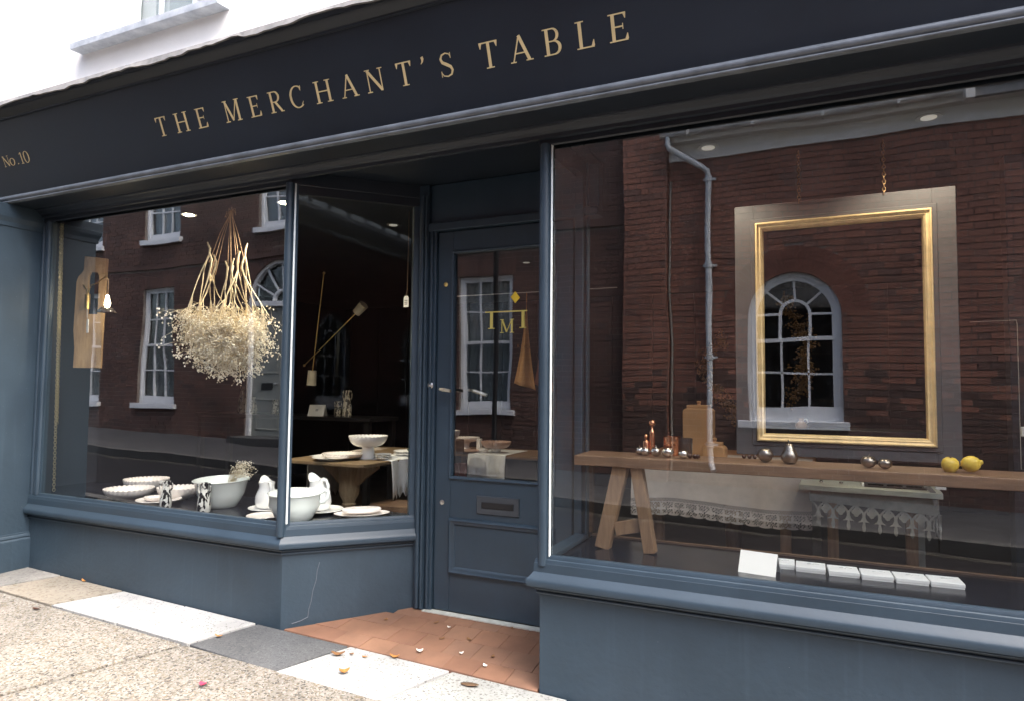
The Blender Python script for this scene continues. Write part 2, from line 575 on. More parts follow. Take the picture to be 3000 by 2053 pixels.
    def ring(s, x0, x1, z0, z1, y, prof, side=-1):
        """picture-frame moulding: prof of (inset, rise); rise goes towards side*y"""
        vs, fs = [], []
        for u, d in prof:
            yy = y + side * d
            vs += [(x0 + u, yy, z0 + u), (x1 - u, yy, z0 + u), (x1 - u, yy, z1 - u), (x0 + u, yy, z1 - u)]
        for i in range(len(prof) - 1):
            for k in range(4):
                k2 = (k + 1) % 4
                fs.append((i * 4 + k, i * 4 + k2, (i + 1) * 4 + k2, (i + 1) * 4 + k))
        return s.add(vs, fs)

    def ball(s, c, r, n=10, m=6, sq=(1, 1, 1)):
        prof = []
        for i in range(m + 1):
            t = -PI / 2 + PI * i / m
            prof.append((max(1e-4, math.cos(t) * r), math.sin(t) * r * sq[2]))
        return s.lathe(prof, c, n)

    def octa(s, c, r):
        x, y, z = c
        return s.add([(x + r, y, z), (x - r, y, z), (x, y + r, z), (x, y - r, z), (x, y, z + r), (x, y, z - r)],
                     [(0, 2, 4), (2, 1, 4), (1, 3, 4), (3, 0, 4), (2, 0, 5), (1, 2, 5), (3, 1, 5), (0, 3, 5)])

    def mesh(s, name, m, smooth=False):
        me = bpy.data.meshes.new(name)
        me.from_pydata(s.v, [], s.f)
        bm = bmesh.new()
        bm.from_mesh(me)
        bmesh.ops.recalc_face_normals(bm, faces=bm.faces)
        bm.to_mesh(me)
        bm.free()
        me.materials.append(m)
        if smooth:
            for p in me.polygons:
                p.use_smooth = True
            try:
                me.set_sharp_from_angle(angle=rad(smooth if smooth is not True else 40))
            except Exception:
                pass
        me.update()
        return me

    def build(s, name, m, parent=None, smooth=False, bevel=0.0, local=False, kind=None, label=None):
        o = bpy.data.objects.new(name, s.mesh(name, m, smooth))
        COL.objects.link(o)
        if parent is not None:
            o.parent = parent
            if not local and parent.type == 'EMPTY':
                o.matrix_parent_inverse = Matrix.Translation(-Vector(parent.location))
        if bevel:
            b = o.modifiers.new('bevel', 'BEVEL')
            b.width = bevel
            b.segments = 2
            b.limit_method = 'ANGLE'
            b.angle_limit = rad(35)
        if kind:
            o['kind'] = kind
        if label:
            o['label'] = label
        return o


def thing(name, label, cat, loc=(0, 0, 0), rotz=0.0, group=None):
    o = bpy.data.objects.new(name, None)
    o.empty_display_size = 0.1
    COL.objects.link(o)
    o.location = loc
    o.rotation_euler = (0, 0, rotz)
    o['label'] = label
    o['category'] = cat
    if group:
        o['group'] = group
    return o


def tag(o, label, cat, group=None):
    o['label'] = label
    o['category'] = cat
    if group:
        o['group'] = group
    return o


def dup(root, loc, rotz=0.0, label=None, scale=None):
    r = root.copy()
    COL.objects.link(r)
    r.location = loc
    r.rotation_euler = (0, 0, rotz)
    if scale:
        r.scale = (scale,) * 3
    if label:
        r['label'] = label
    for ch in list(root.children):
        c = ch.copy()
        COL.objects.link(c)
        c.parent = r
        for gch in ch.children:
            e = gch.copy()
            COL.objects.link(e)
            e.parent = c
    return r


def ground(x, y):
    return .05 - .027 * (x + 1.1) + .02 * y


def porchz(x, y):
    b = ground(x, -.02) + .004
    return b + (y + .02) / .52 * (.122 - b)


# ------------------------------------------------------------------ lettering strokes (cap height 1)
def line(x0, y0, x1, y1, w):
    d = Vector((x1 - x0, y1 - y0)).normalized()
    n = Vector((-d.y, d.x)) * (w / 2)
    return [(x0 - n.x, y0 - n.y), (x1 - n.x, y1 - n.y), (x1 + n.x, y1 + n.y), (x0 + n.x, y0 + n.y)]


def hbar(x0, x1, y0, y1):
    return [(x0, y0), (x1, y0), (x1, y1), (x0, y1)]


def strip(pts, ws):
    out = []
    n = len(pts)
    L_, R_ = [], []
    for i, p in enumerate(pts):
        a, b = Vector(pts[max(0, i - 1)]), Vector(pts[min(n - 1, i + 1)])
        d = (b - a).normalized()
        q = Vector((-d.y, d.x)) * (ws[i] / 2)
        L_.append((p[0] + q.x, p[1] + q.y))
        R_.append((p[0] - q.x, p[1] - q.y))
    for i in range(n - 1):
        out.append([R_[i], R_[i + 1], L_[i + 1], L_[i]])
    return out


def arc(cx, cy, rx, ry, a0, a1, wmin, wmax, n=18, phase=0):
    pts, ws = [], []
    for i in range(n + 1):
        t = rad(a0 + (a1 - a0) * i / n)
        pts.append((cx + rx * math.cos(t), cy + ry * math.sin(t)))
        ws.append(wmin + (wmax - wmin) * abs(math.cos(t)) ** 1.5)
    return strip(pts, ws)


TK, TN, SF = .135, .06, .045


def serif(x, y, w=.34):
    return [hbar(x - w / 2, x + w / 2, y, y + SF)]


def stem(x, w=TK, top=True, bot=True, sw=.34, y1=1.0):
    r = [hbar(x - w / 2, x + w / 2, 0.01, y1 - .01)]
    if top:
        r += serif(x, y1 - SF, sw)
    if bot:
        r += serif(x, 0, sw)
    return r


def glyph(c):
    """returns polygons and advance width"""
    if c == 'T':
        return [hbar(0, .82, .945, 1.0), [(0, .95), (.035, .76), (.06, .76), (.13, .95)], [(.82, .95), (.785, .76), (.76, .76), (.69, .95)]] + stem(.41, top=False, sw=.36), .82
    if c == 'H':
        return stem(.17) + stem(.83) + [hbar(.2, .8, .49, .545)], 1.0
    if c == 'E':
        return stem(.17) + [hbar(.17, .68, .945, .999), [(.68, .95), (.66, .78), (.635, .78), (.57, .95)], hbar(.17, .55, .49, .545), hbar(.53, .56, .41, .62),
                            hbar(.17, .72, .001, .055), [(.74, .05), (.72, .25), (.695, .25), (.6, .05)]], .74
    if c == 'M':
        return stem(.17, TN, sw=.28) + stem(.95, TK, sw=.32) + [line(.19, .97, .55, .06, TK * .95), line(.54, .05, .92, .97, TN)], 1.12
    if c == 'R':
        return stem(.17) + [hbar(.2, .42, .946, 1.0), hbar(.2, .42, .47, .523)] + arc(.42, .735, .235, .238, 90, -90, .054, .125) + [line(.40, .5, .74, .03, .125)] + serif(.76, 0, .22), .86
    if c == 'C':
        return arc(.47, .5, .40, .485, 48, 312, .05, .135, 26) + [[(.72, .72), (.76, .98), (.735, .98), (.66, .84)], [(.70, .12), (.79, .26), (.77, .28), (.66, .16)]], .84
    if c == 'A':
        return [line(.13, .03, .47, 1.0, TN), line(.46, 1.0, .84, .03, TK), hbar(.25, .68, .31, .36)] + serif(.13, 0, .26) + serif(.85, 0, .32), .98
    if c == 'N':
        return stem(.15, TN, sw=.28) + [hbar(.84 - TN / 2, .84 + TN / 2, .01, .99)] + serif(.84, 1 - SF, .28) + [line(.15, .96, .83, .04, TK)], .98
    if c == 'S':
        pts = [(.62, .80), (.56, .92), (.40, .975), (.22, .92), (.14, .77), (.20, .62), (.40, .51), (.58, .40), (.65, .25), (.58, .09), (.40, .025), (.2, .07), (.11, .22)]
        return strip(pts, [.03, .045, .055, .08, .11, .125, .135, .125, .11, .08, .055, .045, .03]) + [hbar(.60, .635, .74, .98), hbar(.085, .12, .02, .27)], .72
    if c == 'B':
        return stem(.17) + [hbar(.2, .40, .946, .999), hbar(.2, .42, .49, .54), hbar(.2, .42, .001, .053)] + arc(.40, .745, .21, .229, 90, -90, .05, .12) + arc(.42, .272, .26, .245, 90, -90, .05, .13), .76
    if c == 'L':
        return stem(.17) + [hbar(.17, .70, .001, .055), [(.72, .05), (.70, .27), (.675, .27), (.58, .05)]], .72
    if c == "'":
        return strip([(.10, .95), (.13, .86), (.10, .76), (.02, .68)], [.13, .12, .07, .02]), .2
    if c == 'o':
        return arc(.3, .33, .24, .32, 0, 359, .045, .11, 24), .6
    if c == '.':
        return arc(.1, .06, .03, .03, 0, 359, .06, .06, 10), .2
    if c == '1':
        return stem(.2, .11, top=False, sw=.34) + [line(.02, .84, .2, .98, .05)], .4
    if c == '0':
        return arc(.32, .5, .27, .48, 0, 359, .05, .12, 28), .64
    if c == 'I':
        return stem(.2), .4
    return [], .4


def put_text(mb, polys, f, k0=0):
    """f(u, v, lift) -> world; each stroke lies a hair above the one before"""
    for i, p in enumerate(polys):
        vs = [f(u, v, 0.0012 + 0.00012 * ((i + k0) % 12)) for u, v in p]
        mb.add(vs, [tuple(range(len(vs)))])


# ================================================================== SETTING: ground, road, pavements
o = MB().add([(-120, -80, -2 + 3.2), (120, -80, -2 - 3.2), (120, 80, -2 - 3.2), (-120, 80, -2 + 3.2)], [(0, 1, 2, 3)]).build('ground', BED)
o['kind'] = 'structure'
gz = lambda x: .05 - .027 * (x + 1.1)
o = MB().add([(-45, -4.46, gz(-45) - .12), (40, -4.46, gz(40) - .12), (40, -1.9, gz(40) - .13), (-45, -1.9, gz(-45) - .13)], [(0, 1, 2, 3)]).build('road', ASPH)
o['kind'] = 'structure'
for nm, y0, y1, dz0, dz1 in (('kerb', -1.90, -1.78, -.036, -.034), ('kerb', -4.58, -4.45, 0.0, -.004)):
    m = MB()
    x = -45.0
    while x < 40:
        a, b = x + .004, x + .896
        m.add([(a, y0, gz(a) - .3), (b, y0, gz(b) - .3), (b, y1, gz(b) - .3), (a, y1, gz(a) - .3),
               (a, y0, gz(a) + dz0), (b, y0, gz(b) + dz0), (b, y1, gz(b) + dz1), (a, y1, gz(a) + dz1)],
              [(0, 3, 2, 1), (4, 5, 6, 7), (0, 1, 5, 4), (1, 2, 6, 5), (2, 3, 7, 6), (3, 0, 4, 7)])
        x += .9
    m.build(nm, KERB, kind='structure')
o = MB().add([(-45, -5.92, gz(-45) + .10), (40, -5.92, gz(40) + .10), (40, -4.58, gz(40) - .004), (-45, -4.58, gz(-45) - .004)], [(0, 1, 2, 3)]).build('opposite_pavement', mat('worn_asphalt', (0.06, 0.06, 0.064), 0.9, spec=0.1, var=0.25, vs=3, bump=0.4, bs=80))
o['kind'] = 'structure'
# thin double white line along the far kerb
m = MB()
for y in (-4.36, -4.30):
    m.add([(-45, y - .011, gz(-45) - .116), (40, y - .011, gz(40) - .116), (40, y + .011, gz(40) - .116), (-45, y + .011, gz(-45) - .116)], [(0, 1, 2, 3)])
m.build('road_marking', mat('worn_line_paint', (0.085, 0.082, 0.07), 0.8, var=0.3, vs=15), kind='structure')

pave = MB().add([(-30, -1.78, ground(-30, -1.78) - .03), (20, -1.78, ground(20, -1.78) - .03), (20, .6, ground(20, .6) - .03), (-30, .6, ground(-30, .6) - .03)], [(0, 1, 2, 3)]).build('pavement', BED)
pave['kind'] = 'structure'


def slab(name, poly, m, parent, zf=ground, gap=.010, th=.05, bev=.004, dz=0.0):
    c = Vector((sum(p[0] for p in poly) / len(poly), sum(p[1] for p in poly) / len(poly)))
    q = []
    for p in poly:
        d = Vector(p) - c
        q.append(c + d * (1 - gap / max(d.length, .01)))
    n = len(q)
    vs = [(p.x, p.y, zf(p.x, p.y) - th) for p in q] + [(p.x, p.y, zf(p.x, p.y) + dz) for p in q]
    fs = [tuple(range(n - 1, -1, -1)), tuple(range(n, 2 * n))] + [(i, (i + 1) % n, n + (i + 1) % n, n + i) for i in range(n)]
    mb = MB().add(vs, fs)
    return mb.build(name, m, parent, bevel=bev)


bx = [-4.36, -3.805, -3.275, -2.741, -2.181, -1.633, -1.08, -.53, .02, .57, 1.12, 1.67]
tx = [-4.25, -3.677, -3.17, -2.649, -2.063, -1.509, -.96, -.41, .14, .69, 1.24, 1.79]
sm = [TSLAB, WSLAB, WSLAB, GSLAB, WSLAB, WSLAB2, WSLAB, WSLAB2, WSLAB, GSLAB, WSLAB]
yb = [-.335, -.340, -.341, -.349, -.374, -.379, -.385, -.385, -.385, -.385, -.385, -.385]
for i in range(11):
    slab('paving_slab', [(bx[i], yb[i]), (bx[i + 1], yb[i + 1]), (tx[i + 1], -.004), (tx[i], -.004)], sm[i], pave, dz=R.uniform(-.002, .002))
slab('paving_slab', [(-4.95, -.30), (-4.36, -.335), (-4.25, -.004), (-4.95, -.004)], CSLAB, pave, dz=.001)
slab('paving_slab', [(-6.2, -.30), (-4.95, -.30), (-4.95, -.004), (-6.2, -.004)], CSLAB, pave, dz=-.001)
jx = [(-6.6, -6.4), (-4.62, -4.45), (-3.19, -2.75), (-.95, -.75), (.9, 1.1), (2.7, 2.9)]
for i in range(5):
    (a0, a1), (b0, b1) = jx[i], jx[i + 1]
    ya = -.30 if i == 0 else (-.338 if i == 1 else -.352)
    slab('paving_slab', [(a0, -1.775), (b0, -1.775), (b1, -.388 if i > 2 else -.352), (a1, ya)], AGG, pave, gap=.015, dz=-.001)

# porch floor: quarry tiles on a sloping bed
POR = [(-2.478, -.012), (-1.10, -.012), (-1.10, .5), (-2.03, .5)]


def clip(poly, edges):
    for k in range(len(edges)):
        a, b = Vector(edges[k]), Vector(edges[(k + 1) % len(edges)])
        d = b - a
        out = []
        side = lambda p: d.x * (p[1] - a.y) - d.y * (p[0] - a.x)
        for i in range(len(poly)):
            p, q = poly[i], poly[(i + 1) % len(poly)]
            sp, sq = side(p), side(q)
            if sp >= 0:
                out.append(p)
            if sp * sq < 0:
                t = sp / (sp - sq)
                out.append((p[0] + (q[0] - p[0]) * t, p[1] + (q[1] - p[1]) * t))
        poly = out
        if len(poly) < 3:
            return []
    return poly


pf = MB().add([(x, y, porchz(x, y) - .022) for x, y in POR], [(0, 1, 2, 3)]).build('porch_floor', mat('tile_grout', (0.135, 0.075, 0.055), 0.9, var=0.2))
pf['kind'] = 'structure'
ts = .152
for j in range(4):
    for i in range(12):
        x0 = -2.62 + i * ts + (ts * .5 if j % 2 else 0)
        y0 = -.03 + j * ts * .9
        P = clip([(x0, y0), (x0 + ts, y0), (x0 + ts, y0 + ts * .9), (x0, y0 + ts * .9)], POR)
        if len(P) >= 3:
            ar = abs(sum(P[k][0] * P[(k + 1) % len(P)][1] - P[(k + 1) % len(P)][0] * P[k][1] for k in range(len(P)))) / 2
            if ar > .0015:
                slab('floor_tile', P, TILE, pf, porchz, gap=.0010, th=.02, bev=.0015, dz=R.uniform(-.0008, .0012))
m = MB().box(-1.96, -1.10, .455, .50, .095, .123)
m.build('threshold_strip', mat('pale_threshold', (0.50, 0.52, 0.48), 0.6, var=0.2, vs=20), pf)

# ================================================================== THE SHOP
shop = thing('shop_building', 'dark navy painted shopfront with gold lettered fascia under a white rendered wall', 'shop', (-1.8, 0, 0))
CA, SA = math.cos(rad(22)), math.sin(rad(22))


def board(u, s, lift=0.0):
    return (u, -.21 - s * SA - lift * CA, 2.457 + s * CA - lift * SA)


X0, X1 = -7.2, 3.4
# upper wall with a window opening
m = MB()
wy0, wy1 = -.002, .25
ox0, ox1, oz0, oz1 = -4.06, -3.16, 3.45, 5.0
m.box(X0 - 6, ox0, wy0, wy1, 2.60, 5.7)
m.box(ox1, X1 + 4, wy0, wy1, 2.60, 5.7)
m.box(ox0, ox1, wy0, wy1, 2.60, oz0)
m.box(ox0, ox1, wy0, wy1, oz1, 5.7)
m.build('upper_wall', WRENDER, shop)
MB().add([(X0 - 6, -.25, 5.6), (X1 + 4, -.25, 5.6), (X1 + 4, 3.5, 8.4), (X0 - 6, 3.5, 8.4), (X0 - 6, 6.5, 5.6), (X1 + 4, 6.5, 5.6)], [(0, 1, 2, 3), (3, 2, 5, 4)]).build('roof', mat('roof_slate', (0.07, 0.075, 0.085), 0.7, var=0.2), shop)
w = MB()
w.ring(ox0 + .002, ox1 - .002, oz0, oz1, .16, [(0, 0), (0, .05), (.05, .05), (.05, .03), (.085, .03), (.085, 0)])
w.box(ox0 + .08, ox1 - .08, .125, .16, 4.18, 4.24)
for k in (1, 2):
    x = ox0 + (ox1 - ox0) * k / 3
    w.box(x - .011, x + .011, .135, .158, oz0 + .08, oz1 - .08)
win = w.build('window', WPAINT, shop, bevel=.003)
MB().box(ox0 + .08, ox1 - .08, .165, .169, oz0 + .08, oz1 - .08).build('pane', PANE, win)
MB().box(ox0 + .02, ox1 - .02, .22, .235, oz0 + .02, oz1 - .02).build('blind', WPAINT, win)
w = MB().sweep([(0, 3.40), (.085, 3.395), (.088, 3.435), (.05, 3.447), (-.14, 3.452), (-.14, 3.40)], [(-4.285, 0), (-3.0, 0)])
w.build('window_sill', WSILL, win, bevel=.003)

# fascia board, canted forward
f0, f1 = board(0, -.012), board(0, .440)
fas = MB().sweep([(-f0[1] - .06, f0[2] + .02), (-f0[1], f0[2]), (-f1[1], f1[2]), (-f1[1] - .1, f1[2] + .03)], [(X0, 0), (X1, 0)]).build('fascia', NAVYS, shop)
LT = [('T', -3.137, 1, 0.0951), ('H', -2.988, 0, 0.0951), ('E', -2.846, 0, 0.0951), ('M', -2.634, 0, 0.1003), ('E', -2.486, 0, 0.0951), ('R', -2.352, 0, 0.0951), ('C', -2.223, 0, 0.0972),
      ('H', -2.067, 0, 0.0951), ('A', -1.921, 0, 0.0951), ('N', -1.780, 0, 0.0951), ('T', -1.624, 0, 0.0951), ("'", -1.528, 0, 0.1034), ('S', -1.418, 0, 0.0951),
      ('T', -1.216, 0, 0.1003), ('A', -1.078, 0, 0.0972), ('B', -0.943, 0, 0.0972), ('L', -0.810, 0, 0.0972), ('E', -0.680, 0, 0.0972)]
for j, (c, xc, _, hgt) in enumerate(LT):
    polys, adv = glyph(c)
    b0 = .159 - .0115 * (j / 17)
    kx = hgt * (1.02 if c in 'HENLSB' else 1.0)
    mb = MB()
    put_text(mb, polys, lambda u, v, l: board(xc + (u - adv / 2) * kx, b0 + v * hgt, l))
    mb.build('sign_letter', GOLDP, fas)
for c, xl, bs_, hgt, kx in (('N', -4.549, .176, .062, .064), ('o', -4.485, .176, .064, .088), ('.', -4.416, .176, .06, .10), ('1', -4.378, .174, .066, .078), ('0', -4.340, .173, .068, .080)):
    polys, adv = glyph(c)
    mb = MB()
    put_text(mb, polys, lambda u, v, l: board(xl + u * kx, bs_ + v * hgt, l))
    mb.build('sign_letter', GOLDP, fas)


def bp(s, off):
    q = board(0, s, off)
    return (-q[1], q[2])


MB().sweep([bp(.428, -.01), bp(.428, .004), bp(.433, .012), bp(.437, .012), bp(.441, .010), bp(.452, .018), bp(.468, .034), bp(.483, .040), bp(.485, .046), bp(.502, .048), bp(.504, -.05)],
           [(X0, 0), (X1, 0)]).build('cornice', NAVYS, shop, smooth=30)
# lead flashing with an uneven lip
lp, n = [], 260
m = MB()
vs, fs = [], []
for i in range(n + 1):
    x = X0 + (X1 - X0) * i / n
    wob = .006 * math.sin(x * 9) + R.uniform(-.006, .004) + (.008 if i % 29 < 2 else 0)
    a = bp(.508, .054)
    vs += [(x, -.004, 3.02), (x, -a[0] * .55, 2.985 + wob * .3), (x, -a[0], a[1] + .012), (x, -a[0] - .006, a[1] - .012 + wob), (x, -a[0] + .004, a[1] - .013 + wob)]
for i in range(n):
    for j in range(4):
        fs.append((i * 5 + j, i * 5 + j + 1, (i + 1) * 5 + j + 1, (i + 1) * 5 + j))
m.add(vs, fs)
m.build('lead_flashing', LEAD, shop)
# bead under the board and the soffit
bead = [(.200, 2.463), (.212, 2.458)] + [(.232 + .0145 * math.cos(rad(t)), 2.441 + .0145 * math.sin(rad(t))) for t in range(95, -80, -12)]
bead += [(.234, 2.4245), (.236, 2.423)] + [(.234 + .006 * math.cos(rad(t)), 2.4185 + .005 * math.sin(rad(t))) for t in range(60, -91, -25)] + [(.229, 2.412), (.218, 2.411)]
MB().sweep(bead, [(X0, 0), (X1, 0)]).build('fascia_bead', mat('sky_highlight_bead_paint', (0.14, 0.158, 0.18), 0.38, var=0.3, vs=9, bump=0.3, bs=50), shop, smooth=30)  # lighter colour stands in for the sky highlight along the chalky bead
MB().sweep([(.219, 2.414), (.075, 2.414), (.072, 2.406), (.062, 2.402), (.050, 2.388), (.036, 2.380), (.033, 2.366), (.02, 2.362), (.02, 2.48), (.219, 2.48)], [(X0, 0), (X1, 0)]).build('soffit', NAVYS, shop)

# pilaster on the left, its return facing the window
pz = ground(-4.6, -.2) - .1
pil = MB().box(-5.25, -4.602, -.34, .06, pz, 2.413).build('pilaster', NAVYR, shop, bevel=.006)
plp = [(-4.602, .0), (-4.602, -.34), (-5.25, -.34)]
MB().sweep([(0, pz), (.016, pz), (.016, .322), (.014, .328), (.010, .334), (.013, .342), (.010, .352), (.004, .358), (.004, .366), (0, .368)], plp[::-1]).build('plinth_moulding', NAVYR, pil)
MB().sweep([(0, 2.27), (.008, 2.275), (.010, 2.30), (.022, 2.33), (.024, 2.35), (.024, 2.409), (0, 2.411)], plp[::-1]).build('capital', NAVYR, pil)
MB().box(X0 - 6, -5.252, -.02, .25, -.3, 2.6).build('side_wall', NAVYR, shop)
MB().box(2.5, 3.3, -.34, .06, -.3, 2.413).build('pilaster', NAVYR, shop, bevel=.006)

# stall risers and sills
SILL = [(-.03, .608), (0, .612), (.010, .611), (.013, .603), (.014, .597), (.019, .594), (.021, .586), (.022, .580), (.023, .579), (.024, .543), (.027, .539), (.037, .527), (.045, .517), (.048, .512),
        (.049, .507), (.048, .490), (.046, .486), (.012, .487), (.012, .482), (.019, .479), (.021, .475), (.019, .471), (.010, .469), (.010, .464), (.016, .461), (.017, .457), (.015, .453), (.006, .451), (.006, .446), (-.03, .446)]
PL = [(-4.602, 0), (-2.5, 0), (-2.02, .5)]
PRR = [(-1.09, .5), (-1.09, 0), (2.5, 0)]
for P, lab in ((PL, 'left'), (PRR, 'right')):
    zb = -.2
    MB().sweep([(-.06, zb), (.004, zb), (.004, .447), (-.06, .447)], P).build('stall_riser', NAVYR, shop, bevel=.002)
    MB().sweep(SILL, P).build('window_sill', NAVY, shop, smooth=25)
# crack in the splayed riser: a raised paint ridge
m = MB()
cp = [(.42, .40), (.395, .36), (.385, .31), (.35, .26), (.335, .21), (.31, .17), (.30, .13), (.22, .115), (.12, .105)]
pts = []
for a, z in cp:
    s_ = a * .62
    pts.append((-2.5 + .48 * s_ + .0036, .5 * s_ - .0034, z))
m.tube(pts, .0024, 5)
m.build('paint_crack', mat('chipped_paint', (0.10, 0.12, 0.15), 0.6), shop)

# posts, jambs, head
m = MB()


def rpost(mb, cx, cy, r, z0, z1, n=14):
    poly = [(cx + r * math.cos(2 * PI * k / n), cy + r * math.sin(2 * PI * k / n)) for k in range(n)]
    mb.vprism(poly, z0, z1)


rpost(m, -2.5, -.020, .021, .545, 2.346)
m.vprism([(-2.522, -.012), (-2.478, -.012), (-2.470, .012), (-2.52, .016)], .56, 2.346)
m.build('corner_post', NAVY, shop, smooth=50)
MB().vprism([(-2.4775, -.010), (-2.472, -.004), (-2.474, .0), (-2.479, -.006)], .607, 2.345).build('glazing_strip', WHITEBEAD, shop)
m = MB()
rpost(m, -1.078, -.012, .020, .57, 2.346)
m.vprism([(-1.104, -.012), (-1.052, -.012), (-1.052, .012), (-1.104, .03)], .585, 2.346)
m.vprism([(-1.106, .0), (-1.098, .0), (-1.098, .04), (-1.106, .04)], .60, 2.346)
m.build('corner_post', NAVY, shop, smooth=50)
MB().vprism([(-1.051, -.014), (-1.046, -.010), (-1.046, -.004), (-1.051, -.004)], .607, 2.345).build('glazing_strip', WHITEBEAD, shop)
# moulded jamb at far left
m = MB()
for cx, r in ((-4.588, .012), (-4.560, .010), (-4.533, .016)):
    rpost(m, cx, -.006, r, .60, 2.346, 12)
m.box(-4.602, -4.515, .0, .03, .60, 2.346)
m.build('window_jamb', NAVY, shop, smooth=50)
MB().sweep([(.010, 2.337), (.016, 2.343), (.018, 2.4135), (-.03, 2.4135), (-.03, 2.337)], PL).build('window_head', NAVYS, shop)
MB().sweep([(.010, 2.337), (.016, 2.343), (.018, 2.4135), (-.03, 2.4135), (-.03, 2.337)], PRR).build('window_head', NAVYS, shop)
# rail across the top of the splay
MB().beam((-2.49, .012, 2.318), (-2.025, .495, 2.318), .03, .045).build('window_head', NAVYS, shop)

# glass
def pane_obj(nm, x0, y0, x1, y1, z0, z1, t=.005, gm=None):
    d = Vector((x1 - x0, y1 - y0)).normalized()
    n = Vector((-d.y, d.x)) * t
    return MB().vprism([(x0, y0), (x1, y1), (x1 + n.x, y1 + n.y), (x0 + n.x, y0 + n.y)], z0, z1).build(nm, gm or GLASS, shop)


pane_obj('shop_window_pane', -4.516, .004, -2.515, .004, .609, 2.336)
pane_obj('shop_window_pane', -2.487, .010, -2.045, .470, .609, 2.30, gm=GLASS2)
pane_obj('shop_window_pane', -1.050, .004, 2.5, .004, .609, 2.336)
pane_obj('shop_window_pane', -1.0905, .46, -1.0905, .035, .609, 2.336, gm=GLASS2)
# upright at the back of each return
MB().vprism([(-2.05, .455), (-2.015, .49), (-2.04, .51), (-2.075, .475)], .60, 2.34).build('window_jamb', NAVY, shop, bevel=.004)
m = MB()
m.box(-1.110, -1.070, .455, .53, .58, 2.42)
m.box(-1.062, -1.050, .475, .51, .58, 2.42)
m.build('window_jamb', NAVY, shop, bevel=.004)
MB().box(-1.078, -1.045, .03, .46, .585, .607).build('window_sill', NAVY, shop, bevel=.004)

# porch: ceiling, frame, door
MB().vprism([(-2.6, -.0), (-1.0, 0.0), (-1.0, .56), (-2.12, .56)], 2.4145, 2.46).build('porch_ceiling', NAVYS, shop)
m = MB()
m.box(-2.028, -1.965, .47, .56, .11, 2.413)
m.box(-1.965, -1.920, .482, .56, .11, 2.19)
m.box(-1.965, -1.0, .47, .56, 2.150, 2.195)
m.box(-1.965, -1.0, .492, .56, 2.195, 2.413)
m.build('door_frame', NAVY, shop, bevel=.005)
m = MB()
rpost(m, -1.998, .462, .012, .13, 2.35, 10)
rpost(m, -1.974, .464, .008, .13, 2.35, 10)
rpost(m, -1.943, .475, .008, .13, 2.15, 10)
m.build('door_architrave', NAVY, shop, smooth=50)

dx0, dx1 = -1.917, -1.135
door = MB()
door.box(dx0, -1.822, .50, .545, .126, 2.146)
door.box(-1.228, dx1, .50, .545, .126, 2.146)
door.box(-1.822, -1.228, .50, .545, 2.030, 2.146)
door.box(-1.822, -1.228, .50, .545, .126, .823)
door = door.build('shop_door', NAVY, shop, bevel=.004)
MB().ring(-1.830, -1.220, .815, 2.038, .50, [(0, 0), (0, .006), (.006, .011), (.014, .008), (.018, -.012)]).build('glazing_bead', NAVY, door)
MB().box(-1.82, -1.23, .515, .519, .825, 2.028).build('door_pane', GLASS, door)
MB().ring(-1.826, -1.222, .322, .614, .50, [(0, 0), (.004, .014), (.012, .018), (.020, .012), (.026, .011), (.036, .003), (.040, -.002)]).build('panel_moulding', NAVY, door, smooth=30)
m = MB().ring(-1.660, -1.416, .648, .742, .50, [(0, 0), (0, .005), (.004, .009), (.030, .009), (.032, .002)])
m.build('letter_plate', mat('dark_iron_plate', (0.045, 0.052, 0.062), 0.4), door)
MB().box(-1.628, -1.448, .489, .4985, .680, .712).build('letter_flap', BLACK, door, bevel=.002)
m = MB().lathe([(.010, 0), (.013, .002), (.013, .005), (.006, .006), (.005, .003)], (-1.869, .5, .690), 18, M=Matrix.Rotation(rad(90), 3, 'X'))
m.build('keyhole', STEEL, door, smooth=True)
m = MB().lathe([(.012, 0), (.013, .004), (.010, .008), (.003, .010)], (-1.866, .5, 1.857), 18, M=Matrix.Rotation(rad(90), 3, 'X'))
m.build('lock_cylinder', BRASS, door, smooth=True)
m = MB()
m.tube([(-1.866, .5, 1.292), (-1.866, .455, 1.292)], .007)
m.tube([(-1.868, .452, 1.293), (-1.845, .45, 1.290), (-1.80, .45, 1.284)], [.007, .010, .0085], 12)
m.build('door_handle', mat('worn_nickel', (0.60, 0.55, 0.46), 0.3, 1.0), door, smooth=True)
m = MB()
m.tube([(-1.742, .545, 1.290), (-1.742, .580, 1.288), (-1.735, .590, 1.285), (-1.66, .60, 1.262)], [.007, .008, .011, .010], 12)
m.build('door_handle', mat('worn_nickel', (0.60, 0.55, 0.46), 0.3, 1.0), door, smooth=True)
m = MB().lathe([(.017, 0), (.018, .004), (.010, .008), (.009, .013), (.002, .016)], (-1.944, .482, 1.312), 20, M=Matrix.Rotation(rad(90), 3, 'X'))
m.build('bell_push', STEEL, shop, smooth=True)
